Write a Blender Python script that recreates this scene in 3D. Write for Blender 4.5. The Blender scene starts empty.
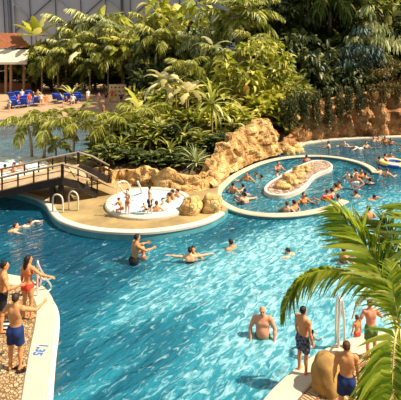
import bpy, bmesh, math, random
import numpy as np
from mathutils import Vector, Matrix, noise

C = bpy.context.scene.collection
RNG = random.Random(11)
NR = np.random.default_rng(5)

# ------------------------------------------------------------------ camera
HC = 6.9
F = 430.0
HY = 55.0        # the level camera sees the horizon on this row (rising front lens)


def at(px, py, z=0.0):
    """the point of height z that the photograph shows at a pixel"""
    t = (HC - z) * F / (py - HY)
    return Vector(((px - 200.5) / F * t, t, z))


def atd(px, py, Y):
    """the point at distance Y on the ray of a pixel"""
    return Vector(((px - 200.5) / F * Y, Y, HC - (py - HY) / F * Y))


def onx(px, Y, z):
    """X of a pixel column at distance Y"""
    return Vector(((px - 200.5) / F * Y, Y, z))


cam_d = bpy.data.cameras.new('camera')
cam = bpy.data.objects.new('camera', cam_d)
C.objects.link(cam)
cam.location = (0, 0, HC)
cam.rotation_euler = (math.pi / 2, 0, 0)
cam_d.shift_y = -(200.0 - HY) / 401
cam_d.sensor_width = 36
cam_d.lens = F / 401 * 36
cam_d.clip_end = 500
bpy.context.scene.camera = cam

# ------------------------------------------------------------------ materials
MATS = {}


def newmat(name):
    m = bpy.data.materials.new(name)
    m.use_nodes = True
    n = m.node_tree.nodes
    n.clear()
    out = n.new('ShaderNodeOutputMaterial')
    return m, n, m.node_tree.links, out


def plain(name, col, rough=0.6, metal=0.0, var=0.0, scale=8.0, bump=0.0, spec=0.3):
    if name in MATS:
        return MATS[name]
    m, n, l, out = newmat(name)
    b = n.new('ShaderNodeBsdfPrincipled')
    b.inputs['Roughness'].default_value = rough
    b.inputs['Metallic'].default_value = metal
    b.inputs['Specular IOR Level'].default_value = spec
    b.inputs['Base Color'].default_value = (*col, 1)
    if var or bump:
        tc = n.new('ShaderNodeTexCoord')
        nz = n.new('ShaderNodeTexNoise')
        nz.inputs['Scale'].default_value = scale
        nz.inputs['Detail'].default_value = 5
        l.new(tc.outputs['Object'], nz.inputs['Vector'])
        if var:
            r = n.new('ShaderNodeValToRGB')
            r.color_ramp.elements[0].position = 0.3
            r.color_ramp.elements[1].position = 0.7
            r.color_ramp.elements[0].color = (*[c * (1 - var) for c in col], 1)
            r.color_ramp.elements[1].color = (*[min(1, c * (1 + var)) for c in col], 1)
            l.new(nz.outputs['Fac'], r.inputs['Fac'])
            l.new(r.outputs['Color'], b.inputs['Base Color'])
        if bump:
            bp = n.new('ShaderNodeBump')
            bp.inputs['Strength'].default_value = bump
            bp.inputs['Distance'].default_value = 0.1
            l.new(nz.outputs['Fac'], bp.inputs['Height'])
            l.new(bp.outputs['Normal'], b.inputs['Normal'])
    l.new(b.outputs[0], out.inputs[0])
    MATS[name] = m
    return m


def leafmat(name, c1, c2, c3=None, trans=0.3, rough=0.45):
    """each leaf takes its own tone between two or three greens"""
    if name in MATS:
        return MATS[name]
    m, n, l, out = newmat(name)
    g = n.new('ShaderNodeNewGeometry')
    r = n.new('ShaderNodeValToRGB')
    e = r.color_ramp.elements
    e[0].color = (*c1, 1)
    e[1].color = (*(c3 or c2), 1)
    e[1].position = 1.0
    if c3:
        k = e.new(0.62)
        k.color = (*c2, 1)
    l.new(g.outputs['Random Per Island'], r.inputs['Fac'])
    b = n.new('ShaderNodeBsdfPrincipled')
    b.inputs['Roughness'].default_value = rough
    b.inputs['Specular IOR Level'].default_value = 0.35
    l.new(r.outputs['Color'], b.inputs['Base Color'])
    t = n.new('ShaderNodeBsdfTranslucent')
    l.new(r.outputs['Color'], t.inputs['Color'])
    mx = n.new('ShaderNodeMixShader')
    mx.inputs[0].default_value = trans
    l.new(b.outputs[0], mx.inputs[1])
    l.new(t.outputs[0], mx.inputs[2])
    l.new(mx.outputs[0], out.inputs[0])
    MATS[name] = m
    return m


def rockmat(name, c1, c2, c3, scale=1.2):
    if name in MATS:
        return MATS[name]
    m, n, l, out = newmat(name)
    tc = n.new('ShaderNodeTexCoord')
    nz = n.new('ShaderNodeTexNoise')
    nz.inputs['Scale'].default_value = scale
    nz.inputs['Detail'].default_value = 8
    nz.inputs['Roughness'].default_value = 0.65
    l.new(tc.outputs['Object'], nz.inputs['Vector'])
    r = n.new('ShaderNodeValToRGB')
    e = r.color_ramp.elements
    e[0].position, e[1].position = 0.32, 0.68
    e[0].color, e[1].color = (*c1, 1), (*c3, 1)
    k = e.new(0.5)
    k.color = (*c2, 1)
    l.new(nz.outputs['Fac'], r.inputs['Fac'])
    v = n.new('ShaderNodeTexVoronoi')
    v.feature = 'DISTANCE_TO_EDGE'
    v.inputs['Scale'].default_value = scale * 1.6
    l.new(tc.outputs['Object'], v.inputs['Vector'])
    rr = n.new('ShaderNodeValToRGB')
    rr.color_ramp.elements[1].position = 0.08
    l.new(v.outputs['Distance'], rr.inputs['Fac'])
    ad = n.new('ShaderNodeMath')
    ad.operation = 'MULTIPLY_ADD'
    ad.inputs[1].default_value = 0.5
    l.new(rr.outputs['Color'], ad.inputs[0])
    l.new(nz.outputs['Fac'], ad.inputs[2])
    bp = n.new('ShaderNodeBump')
    bp.inputs['Strength'].default_value = 0.7
    bp.inputs['Distance'].default_value = 0.15
    l.new(ad.outputs[0], bp.inputs['Height'])
    b = n.new('ShaderNodeBsdfPrincipled')
    b.inputs['Roughness'].default_value = 0.85
    b.inputs['Specular IOR Level'].default_value = 0.15
    l.new(r.outputs['Color'], b.inputs['Base Color'])
    l.new(bp.outputs['Normal'], b.inputs['Normal'])
    l.new(b.outputs[0], out.inputs[0])
    MATS[name] = m
    return m


def cobble(name, c1, c2, grout, scale, rough=0.8):
    """small round stones set in mortar"""
    m, n, l, out = newmat(name)
    tc = n.new('ShaderNodeTexCoord')
    v = n.new('ShaderNodeTexVoronoi')
    v.inputs['Scale'].default_value = scale
    l.new(tc.outputs['Object'], v.inputs['Vector'])
    sep = n.new('ShaderNodeSeparateColor')
    l.new(v.outputs['Color'], sep.inputs[0])
    mx = n.new('ShaderNodeMix')
    mx.data_type = 'RGBA'
    mx.inputs['A'].default_value = (*c1, 1)
    mx.inputs['B'].default_value = (*c2, 1)
    l.new(sep.outputs[0], mx.inputs['Factor'])
    ed = n.new('ShaderNodeTexVoronoi')
    ed.feature = 'DISTANCE_TO_EDGE'
    ed.inputs['Scale'].default_value = scale
    l.new(tc.outputs['Object'], ed.inputs['Vector'])
    rr = n.new('ShaderNodeValToRGB')
    rr.color_ramp.elements[0].position = 0.03
    rr.color_ramp.elements[1].position = 0.14
    l.new(ed.outputs['Distance'], rr.inputs['Fac'])
    m2 = n.new('ShaderNodeMix')
    m2.data_type = 'RGBA'
    m2.inputs['A'].default_value = (*grout, 1)
    l.new(mx.outputs['Result'], m2.inputs['B'])
    l.new(rr.outputs['Color'], m2.inputs['Factor'])
    bp = n.new('ShaderNodeBump')
    bp.inputs['Strength'].default_value = 0.6
    bp.inputs['Distance'].default_value = 0.03
    l.new(rr.outputs['Color'], bp.inputs['Height'])
    b = n.new('ShaderNodeBsdfPrincipled')
    b.inputs['Roughness'].default_value = rough
    b.inputs['Specular IOR Level'].default_value = 0.2
    l.new(m2.outputs['Result'], b.inputs['Base Color'])
    l.new(bp.outputs['Normal'], b.inputs['Normal'])
    l.new(b.outputs[0], out.inputs[0])
    return m


def water_material():
    m, n, l, out = newmat('pool_water')
    tc = n.new('ShaderNodeTexCoord')
    rot = n.new('ShaderNodeMapping')
    rot.inputs['Scale'].default_value = (0.42, 1.0, 1.0)
    rot0 = n.new('ShaderNodeMapping')
    rot0.inputs['Rotation'].default_value = (0, 0, math.radians(-48))
    geo = n.new('ShaderNodeNewGeometry')
    l.new(geo.outputs['Position'], rot0.inputs['Vector'])
    l.new(rot0.outputs[0], rot.inputs['Vector'])

    def nz(scale, detail, dist=0.0, rough=0.5):
        t = n.new('ShaderNodeTexNoise')
        t.inputs['Scale'].default_value = scale
        t.inputs['Detail'].default_value = detail
        t.inputs['Distortion'].default_value = dist
        t.inputs['Roughness'].default_value = rough
        l.new(rot.outputs[0], t.inputs['Vector'])
        return t.outputs['Fac']

    def math_(op, a, b):
        k = n.new('ShaderNodeMath')
        k.operation = op
        for i, x in enumerate((a, b)):
            if isinstance(x, (int, float)):
                k.inputs[i].default_value = x
            else:
                l.new(x, k.inputs[i])
        return k.outputs[0]

    def ramp(x, stops):
        r = n.new('ShaderNodeValToRGB')
        e = r.color_ramp.elements
        e[0].position, e[0].color = stops[0][0], (*stops[0][1], 1)
        e[1].position, e[1].color = stops[-1][0], (*stops[-1][1], 1)
        for p, c in stops[1:-1]:
            k = e.new(p)
            k.color = (*c, 1)
        l.new(x, r.inputs['Fac'])
        return r.outputs['Color']

    big = nz(0.5, 2, 0.6)
    mid = nz(2.2, 3, 1.0)
    small = nz(7.0, 3, 0.6)
    h = math_('ADD', math_('MULTIPLY', big, 0.9), math_('ADD', math_('MULTIPLY', mid, 0.6), math_('MULTIPLY', small, 0.25)))
    bp = n.new('ShaderNodeBump')
    bp.inputs['Strength'].default_value = 1.0
    bp.inputs['Distance'].default_value = WATER_BUMP
    l.new(h, bp.inputs['Height'])
    # painted into the tone: sky glint to the right, shade at the far side
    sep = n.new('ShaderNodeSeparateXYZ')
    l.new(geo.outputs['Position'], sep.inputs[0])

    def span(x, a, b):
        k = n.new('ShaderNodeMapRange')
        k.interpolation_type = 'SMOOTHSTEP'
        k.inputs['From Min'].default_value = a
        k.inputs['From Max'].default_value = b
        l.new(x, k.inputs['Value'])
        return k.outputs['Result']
    painted_glint = math_('MULTIPLY', span(sep.outputs['X'], -4.5, 4.5), span(sep.outputs['Y'], 31, 8))
    painted_glint = math_('ADD', math_('MULTIPLY', painted_glint, 0.75), math_('MULTIPLY', math_('SUBTRACT', nz(0.35, 3, 0.8), 0.5), 1.3))
    tone = ramp(math_('ADD', painted_glint, math_('MULTIPLY', math_('SUBTRACT', nz(1.6, 5, 1.0, 0.65), 0.5), 0.65)), [(0.0, WATER_DARK), (0.35, WATER_MID), (0.95, WATER_LIGHT)])
    dif = n.new('ShaderNodeBsdfDiffuse')
    l.new(tone, dif.inputs['Color'])
    l.new(bp.outputs['Normal'], dif.inputs['Normal'])
    tr = n.new('ShaderNodeBsdfTransparent')
    tr.inputs['Color'].default_value = (0.35, 0.78, 0.85, 1)
    body = n.new('ShaderNodeMixShader')
    body.inputs[0].default_value = 0.62
    l.new(tr.outputs[0], body.inputs[1])
    l.new(dif.outputs[0], body.inputs[2])
    # bubbles, denser where the painted sky glint brightens the water
    fo = math_('ADD', nz(7.0, 4, 1.0, 0.6), math_('MULTIPLY', painted_glint, 0.27))
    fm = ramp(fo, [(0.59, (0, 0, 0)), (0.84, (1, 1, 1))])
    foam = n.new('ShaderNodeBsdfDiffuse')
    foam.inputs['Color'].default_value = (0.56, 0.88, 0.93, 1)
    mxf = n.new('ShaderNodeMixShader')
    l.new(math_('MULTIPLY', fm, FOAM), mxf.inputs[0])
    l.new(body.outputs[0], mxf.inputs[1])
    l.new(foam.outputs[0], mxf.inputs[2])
    gl = n.new('ShaderNodeBsdfGlossy')
    gl.inputs['Roughness'].default_value = 0.06
    l.new(bp.outputs['Normal'], gl.inputs['Normal'])
    fr = n.new('ShaderNodeFresnel')
    fr.inputs['IOR'].default_value = 1.33
    l.new(bp.outputs['Normal'], fr.inputs['Normal'])
    fin = n.new('ShaderNodeMixShader')
    l.new(fr.outputs[0], fin.inputs[0])
    l.new(mxf.outputs[0], fin.inputs[1])
    l.new(gl.outputs[0], fin.inputs[2])
    l.new(fin.outputs[0], out.inputs[0])
    return m


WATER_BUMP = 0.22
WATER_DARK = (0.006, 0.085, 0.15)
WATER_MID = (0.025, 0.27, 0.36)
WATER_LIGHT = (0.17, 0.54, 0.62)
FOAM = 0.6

# ------------------------------------------------------------------ object helpers


def link(name, me, parent=None, mat=None, smooth=False):
    o = bpy.data.objects.new(name, me)
    C.objects.link(o)
    if mat is not None:
        for mm in (mat if isinstance(mat, (list, tuple)) else [mat]):
            me.materials.append(mm)
    if smooth:
        me.polygons.foreach_set('use_smooth', [True] * len(me.polygons))
    if parent is not None:
        o.parent = parent
    return o


def pym(name, v, f, parent=None, mat=None, smooth=False):
    me = bpy.data.meshes.new(name)
    me.from_pydata([tuple(x) for x in v], [], f)
    me.update()
    return link(name, me, parent, mat, smooth)


def bmo(name, bm, parent=None, mat=None, smooth=False):
    bmesh.ops.recalc_face_normals(bm, faces=bm.faces)
    me = bpy.data.meshes.new(name)
    bm.to_mesh(me)
    bm.free()
    return link(name, me, parent, mat, smooth)


def tag(o, label, cat, group=None, kind=None):
    o['label'] = label
    o['category'] = cat
    if group:
        o['group'] = group
    if kind:
        o['kind'] = kind
    return o


def empty(name, loc, rz=0.0, sc=1.0):
    o = bpy.data.objects.new(name, None)
    o.empty_display_size = 0.2
    C.objects.link(o)
    o.location = loc
    o.rotation_euler = (0, 0, rz)
    o.scale = (sc, sc, sc) if isinstance(sc, (int, float)) else sc
    return o


def struct(o, label=None, cat=None):
    o['kind'] = 'structure'
    if label:
        o['label'] = label
        o['category'] = cat
    return o


def box(bm, c, s, rz=0.0, M=None):
    r = bmesh.ops.create_cube(bm, size=1.0)
    mt = Matrix.Translation(c) @ Matrix.Rotation(rz, 4, 'Z') @ Matrix.Diagonal((*s, 1))
    if M is not None:
        mt = M @ mt
    bmesh.ops.transform(bm, matrix=mt, verts=r['verts'])
    return r['verts']


def tube_data(pts, rad, seg=8, cap=True):
    """sweep a circle along points; rad a number or one per point"""
    pts = [Vector(p) for p in pts]
    n = len(pts)
    if isinstance(rad, (int, float)):
        rad = [rad] * n
    V, Fc = [], []
    up = Vector((0, 0, 1))
    prev = None
    for i, p in enumerate(pts):
        t = (pts[min(i + 1, n - 1)] - pts[max(i - 1, 0)]).normalized()
        if prev is None:
            a = t.cross(up)
            if a.length < 1e-3:
                a = t.cross(Vector((1, 0, 0)))
        else:
            a = prev - t * prev.dot(t)
        a.normalize()
        prev = a
        b = t.cross(a)
        for k in range(seg):
            w = 2 * math.pi * k / seg
            V.append(p + (a * math.cos(w) + b * math.sin(w)) * rad[i])
    for i in range(n - 1):
        for k in range(seg):
            k2 = (k + 1) % seg
            Fc.append((i * seg + k, i * seg + k2, (i + 1) * seg + k2, (i + 1) * seg + k))
    if cap:
        Fc.append(tuple(range(seg))[::-1])
        Fc.append(tuple((n - 1) * seg + k for k in range(seg)))
    return V, Fc


def tube(name, pts, rad, parent=None, mat=None, seg=8):
    V, Fc = tube_data(pts, rad, seg)
    return pym(name, V, Fc, parent, mat, True)


def smooth_path(pts, n=8, closed=False):
    """Catmull-Rom through points"""
    P = [Vector(p) for p in pts]
    out = []
    N = len(P)
    rng = N if closed else N - 1
    for i in range(rng):
        if closed:
            p0, p1, p2, p3 = P[(i - 1) % N], P[i], P[(i + 1) % N], P[(i + 2) % N]
        else:
            p0, p1, p2, p3 = P[max(i - 1, 0)], P[i], P[i + 1], P[min(i + 2, N - 1)]
        for k in range(n):
            t = k / n
            out.append(0.5 * ((2 * p1) + (p2 - p0) * t + (2 * p0 - 5 * p1 + 4 * p2 - p3) * t * t + (3 * p1 - p0 - 3 * p2 + p3) * t ** 3))
    if not closed:
        out.append(P[-1])
    return out


def prism(name, poly, z0, z1, mat, parent=None):
    bm = bmesh.new()
    vs = [bm.verts.new((p[0], p[1], z0)) for p in poly]
    f = bm.faces.new(vs)
    r = bmesh.ops.extrude_face_region(bm, geom=[f])
    for g in r['geom']:
        if isinstance(g, bmesh.types.BMVert):
            g.co.z = z1
    bmesh.ops.triangulate(bm, faces=[x for x in bm.faces if len(x.verts) > 4])
    return bmo(name, bm, parent, mat)


def prism_side(o, mat):
    o.data.materials.append(mat)
    for f in o.data.polygons:
        if abs(f.normal.z) < 0.5:
            f.material_index = 1


def ribbon(name, path, wl, wr, z0, z1, mat, parent=None, closed=False, bevel=0.03):
    """kerb of rectangular section along a path; wl to its left, wr to its right"""
    P = [Vector((p[0], p[1], 0)) for p in path]
    n = len(P)
    V, Fc = [], []
    prof = [(-wl, z0), (-wl, z1 - bevel), (-wl + bevel, z1), (wr - bevel, z1), (wr, z1 - bevel), (wr, z0)]
    for i, p in enumerate(P):
        if closed:
            t = P[(i + 1) % n] - P[(i - 1) % n]
        else:
            t = P[min(i + 1, n - 1)] - P[max(i - 1, 0)]
        t.normalize()
        r = Vector((t.y, -t.x, 0))
        for s, z in prof:
            q = p + r * s
            V.append((q.x, q.y, z))
    k = len(prof)
    for i in range(n if closed else n - 1):
        j = (i + 1) % n
        for a in range(k):
            b = (a + 1) % k
            Fc.append((i * k + a, i * k + b, j * k + b, j * k + a))
    if not closed:
        Fc.append(tuple(range(k)))
        Fc.append(tuple((n - 1) * k + a for a in range(k))[::-1])
    bm = bmesh.new()
    me = bpy.data.meshes.new(name)
    me.from_pydata(V, [], Fc)
    bm.from_mesh(me)
    bpy.data.meshes.remove(me)
    return bmo(name, bm, parent, mat)


def boulder(name, loc, size, mat, seed=0, rough=0.22, sub=4, flat=0.0):
    bm = bmesh.new()
    bmesh.ops.create_icosphere(bm, subdivisions=sub, radius=1.0)
    sx, sy, sz = size
    off = Vector((seed * 7.3, seed * 3.1, seed * 1.7))
    for v in bm.verts:
        d = v.co.normalized()
        a = noise.noise(d * 1.1 + off) * rough * 1.6
        b = noise.noise(d * 2.6 + off) * rough * 0.7
        c = noise.noise(d * 6.0 + off) * rough * 0.2
        # planes knock corners off
        r = 1 + a + b + c
        v.co = Vector((d.x * r * sx, d.y * r * sy, d.z * r * sz))
        if v.co.z < -sz * 0.45:
            v.co.z = -sz * 0.45 + (v.co.z + sz * 0.45) * 0.1
    me_o = bmo(name, bm, None, mat, True)
    me_o.location = (loc[0], loc[1], loc[2] + sz * 0.42)
    return me_o


def rock_band(name, base, heights, depth, mat, chunk=0.7, amp=0.22, ridges=0.0, step=0.16, lean=0.3):
    """a built-up rock face along a path: front face, crest and back"""
    P = [Vector(p) for p in base]
    # resample
    S, H = [P[0]], [heights[0]]
    for i in range(len(P) - 1):
        L = (P[i + 1] - P[i]).length
        n = max(1, int(L / step))
        for k in range(1, n + 1):
            t = k / n
            S.append(P[i].lerp(P[i + 1], t))
            H.append(heights[i] * (1 - t) + heights[i + 1] * t)
    n = len(S)
    m = 14
    V, Fc = [], []
    for i in range(n):
        t = (S[min(i + 1, n - 1)] - S[max(i - 1, 0)])
        t.z = 0
        t.normalize()
        nr = Vector((t.y, -t.x, 0))   # towards the viewer for a path that runs left to right
        for j in range(m + 3):
            if j <= m:
                q = j / m
                h = H[i] * q
                p = S[i] - nr * (lean * h + 0.12 * depth * q ** 4) + Vector((0, 0, h))
            else:
                p = S[i] - nr * (lean * H[i] + depth * (0.5 if j == m + 1 else 1.0)) + Vector((0, 0, H[i] * (0.97 if j == m + 1 else 0.1)))
            if j <= m + 1:
                q3 = p * (1 / chunk)
                dist, pts = noise.voronoi(q3)
                cell = noise.cell(pts[0] * 3.7)
                edge = min(1.0, (dist[1] - dist[0]) * 3.5)
                d = amp * (edge * 0.9 + cell * 0.6 + noise.noise(q3 * 2.3) * 0.5 - 0.6)
                if ridges:
                    d += ridges * (abs(math.sin(i * step * 2.1 + 2.0 * noise.noise(Vector((i * 0.05, j * 0.1, 3))))) - 0.5)
                p = p + nr * d * min(1.0, 0.35 + j / 4)
                if j >= m - 2:
                    p.z += amp * 1.2 * (noise.noise(Vector((i * step * 1.4, 5, 1))) + cell * 0.5)
            V.append(p)
    k = m + 3
    for i in range(n - 1):
        for j in range(k - 1):
            Fc.append((i * k + j, (i + 1) * k + j, (i + 1) * k + j + 1, i * k + j + 1))
    return pym(name, V, Fc, None, mat, False)

# ------------------------------------------------------------------ people: one continuous body grown from blended limbs


def nrm(v):
    v = np.asarray(v, float)
    return v / (np.linalg.norm(v) + 1e-12)


def surface_nets(Fd, org, h):
    S = Fd < 0
    c = [(0, 0, 0), (1, 0, 0), (0, 1, 0), (1, 1, 0), (0, 0, 1), (1, 0, 1), (0, 1, 1), (1, 1, 1)]
    sh = [d - 1 for d in Fd.shape]
    cnt = np.zeros(sh, np.int8)
    for a in c:
        cnt += S[a[0]:a[0] + sh[0], a[1]:a[1] + sh[1], a[2]:a[2] + sh[2]]
    act = (cnt > 0) & (cnt < 8)
    idx = np.argwhere(act)
    ids = -np.ones(sh, np.int32)
    ids[act] = np.arange(len(idx))
    acc = np.zeros((len(idx), 3))
    num = np.zeros(len(idx))
    vals = [Fd[idx[:, 0] + a[0], idx[:, 1] + a[1], idx[:, 2] + a[2]] for a in c]
    for i in range(8):
        for b in (1, 2, 4):
            if i & b:
                continue
            j = i | b
            v0, v1 = vals[i], vals[j]
            x = (v0 < 0) != (v1 < 0)
            t = np.where(x, v0 / np.where(x, v0 - v1, 1), 0)
            p = np.array(c[i])[None] + t[:, None] * (np.array(c[j]) - np.array(c[i]))[None]
            acc[x] += p[x]
            num[x] += 1
    V = (idx + acc / num[:, None]) * h + np.asarray(org)[None]
    Q = []
    for ax in range(3):
        s0 = [slice(None)] * 3
        s1 = [slice(None)] * 3
        s0[ax] = slice(0, -1)
        s1[ax] = slice(1, None)
        A, B = S[tuple(s0)], S[tuple(s1)]
        e = np.argwhere(A != B)
        u, w = (ax + 1) % 3, (ax + 2) % 3
        ok = (e[:, u] > 0) & (e[:, w] > 0) & (e[:, u] < Fd.shape[u] - 1) & (e[:, w] < Fd.shape[w] - 1)
        e = e[ok]
        flip = ~A[e[:, 0], e[:, 1], e[:, 2]]
        q = []
        for du, dw in ((1, 1), (0, 1), (0, 0), (1, 0)):
            k = e.copy()
            k[:, u] -= du
            k[:, w] -= dw
            q.append(ids[k[:, 0], k[:, 1], k[:, 2]])
        q = np.stack(q, 1)
        q[flip] = q[flip][:, ::-1]
        Q.append(q)
    return V, np.concatenate(Q)


def build_sdf(name, prims, h, gclip=()):
    lo, hi = np.full(3, 1e9), np.full(3, -1e9)
    for p in prims:
        a, b = p['box']
        lo, hi = np.minimum(lo, a), np.maximum(hi, b)
    lo -= 3 * h
    hi += 3 * h
    n = np.ceil((hi - lo) / h).astype(int) + 1
    ax = [lo[i] + h * np.arange(n[i]) for i in range(3)]
    Fd = np.full(n, 0.5, np.float32)
    for p in prims:
        m = p['k'] + 3 * h
        s = []
        for i in range(3):
            i0 = max(0, int((p['box'][0][i] - m - lo[i]) / h))
            i1 = min(n[i], int((p['box'][1][i] + m - lo[i]) / h) + 2)
            s.append(slice(i0, i1))
        X = np.stack(np.meshgrid(ax[0][s[0]], ax[1][s[1]], ax[2][s[2]], indexing='ij'), -1)
        d = p['f'](X)
        for q, nn in p['clip']:
            d = np.maximum(d, (X - q) @ nn)
        o = Fd[tuple(s)]
        k = p['k']
        if k > 0:
            hh = np.maximum(k - np.abs(o - d), 0) / k
            Fd[tuple(s)] = np.minimum(o, d) - hh * hh * k * 0.25
        else:
            Fd[tuple(s)] = np.minimum(o, d)
    if gclip:
        X = np.stack(np.meshgrid(*ax, indexing='ij'), -1)
        for q, nn in gclip:
            Fd = np.maximum(Fd, (X - q) @ nn)
    V, Q = surface_nets(Fd, lo, h)
    me = bpy.data.meshes.new(name)
    me.vertices.add(len(V))
    me.vertices.foreach_set('co', V.astype(np.float32).ravel())
    me.loops.add(len(Q) * 4)
    me.loops.foreach_set('vertex_index', Q.astype(np.int32).ravel())
    me.polygons.add(len(Q))
    me.polygons.foreach_set('loop_start', np.arange(len(Q), dtype=np.int32) * 4)
    me.update(calc_edges=True)
    me.validate()
    me.polygons.foreach_set('use_smooth', [True] * len(me.polygons))
    return me


def cap(a, b, ra, rb, k=0.03, clip=()):
    a, b = np.asarray(a, float), np.asarray(b, float)
    ab = b - a
    L2 = ab @ ab + 1e-12

    def f(X):
        pa = X - a
        t = np.clip((pa @ ab) / L2, 0, 1)
        return np.linalg.norm(pa - t[..., None] * ab, axis=-1) - (ra + (rb - ra) * t)
    r = max(ra, rb)
    return dict(f=f, k=k, clip=clip, box=(np.minimum(a, b) - r, np.maximum(a, b) + r))


def ell(c, r, fr, k=0.03, clip=()):
    """ellipsoid of radii r along the rows of fr"""
    c = np.asarray(c, float)
    r = np.asarray(r, float)
    M = np.stack([nrm(x) for x in fr])

    def f(X):
        q = (X - c) @ M.T
        k0 = np.linalg.norm(q / r, axis=-1)
        k1 = np.linalg.norm(q / (r * r), axis=-1)
        return k0 * (k0 - 1) / np.maximum(k1, 1e-6)
    R = r.max()
    return dict(f=f, k=k, clip=clip, box=(c - R, c + R))


POSES = {
    'stand': dict(),
    'stand_turn': dict(head_yaw=0.6),
    'reach': dict(lean=0.12, ua=[(0.25, 0.75, -0.55), (0.25, 0.75, -0.55)], fa=[(-0.1, 1, 0.05), (-0.1, 1, 0.05)]),
    'arms_out': dict(ua=[(1, 0.15, 0.05), (1, 0.15, 0.05)], fa=[(1, 0.25, 0.05), (1, 0.25, 0.05)]),
    'sides': dict(ua=[(0.42, 0.05, -0.9), (0.42, 0.05, -0.9)], fa=[(-0.05, 0.55, -0.8), (-0.05, 0.55, -0.8)]),
    'bent_out': dict(ua=[(0.7, 0.1, -0.65), (0.7, 0.1, -0.65)], fa=[(0.35, 0.8, 0.15), (0.35, 0.8, 0.15)]),
    'hips': dict(ua=[(0.75, -0.15, -0.8), (0.75, -0.15, -0.8)], fa=[(-0.75, 0.45, -0.45), (-0.75, 0.45, -0.45)]),
    'wave': dict(ua=[(0.25, 0.05, -1), (0.75, 0.15, 0.75)], fa=[(0.1, 0.4, -0.8), (0.5, 0.2, 0.9)]),
    'swim': dict(torso=(0, 0.93, 0.36), head_up=(0, -0.1, 1), ua=[(0.65, 0.75, -0.1), (0.65, 0.75, -0.1)], fa=[(0.5, 0.9, -0.1), (0.4, 0.9, -0.1)],
                 th=[(0.15, -1, -0.18), (0.15, -1, -0.22)], sh=[(0.1, -1, -0.1), (0.1, -1, 0.1)]),
    'crawl': dict(torso=(0, 0.97, 0.2), head_up=(0, 0.3, 1), ua=[(0.35, 0.95, 0.35), (0.5, -0.7, -0.3)], fa=[(0.1, 1, -0.2), (0.2, -0.8, -0.4)],
                  th=[(0.08, -1, -0.1), (0.08, -1, -0.2)], sh=[(0.05, -1, 0.1), (0.05, -1, -0.2)]),
    'float': dict(torso=(0, -0.97, 0.25), head_up=(0, -0.8, 0.6), head_f=(0, 0.55, 0.8), ua=[(1, -0.2, 0.02), (1, -0.2, 0.02)], fa=[(1, 0.0, 0.05), (1, 0.0, 0.05)],
                  th=[(0.18, 1, -0.12), (0.18, 1, -0.02)], sh=[(0.1, 1, -0.2), (0.1, 1, -0.1)]),
    'crouch': dict(lean=0.5, ua=[(0.2, 0.6, -0.6), (0.2, 0.6, -0.6)], fa=[(-0.1, 0.9, -0.1), (-0.1, 0.9, -0.1)],
                   th=[(0.3, 0.9, -0.25), (0.3, 0.9, -0.25)], sh=[(0.05, -0.35, -1), (0.05, -0.35, -1)]),
    'sit': dict(lean=-0.1, ua=[(0.45, -0.1, -0.8), (0.45, -0.1, -0.8)], fa=[(0.1, 0.8, -0.3), (0.1, 0.8, -0.3)],
                th=[(0.15, 1, -0.02), (0.15, 1, -0.02)], sh=[(0.05, 0.15, -1), (0.05, 0.15, -1)]),
    'stroll': dict(ua=[(0.2, 0.25, -1), (0.2, -0.25, -1)], fa=[(0.1, 0.6, -0.9), (0.05, 0.1, -1)],
                   th=[(0.05, 0.25, -1), (0.05, -0.2, -1)], sh=[(0.0, 0.05, -1), (0.0, -0.4, -1)]),
    'elbow': dict(lean=0.05, ua=[(0.28, -0.1, -0.95), (0.35, 0.25, -0.8)], fa=[(0.05, 0.35, -0.95), (0.1, 1, 0.15)], th=[(0.06, 0.05, -1), (0.04, -0.06, -1)]),
    'akimbo_back': dict(lean=0.08, ua=[(0.55, -0.1, -0.85), (0.62, 0.1, -0.75)], fa=[(-0.55, 0.75, -0.1), (-0.45, 0.85, 0.1)], head_yaw=-0.15),
    'shoulder': dict(ua=[(0.55, 0.35, -0.6), (0.75, 0.5, -0.3)], fa=[(0.0, 1, -0.15), (0.15, 0.95, 0.1)], th=[(0.05, 0.0, -1), (0.05, 0.05, -1)], head_yaw=-0.3),
    'rail': dict(ua=[(0.2, 0.05, -1), (0.55, 0.35, -0.6)], fa=[(0.15, 0.15, -1), (0.8, 0.5, -0.3)], head_yaw=0.5),
}
_bodies = {}


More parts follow.
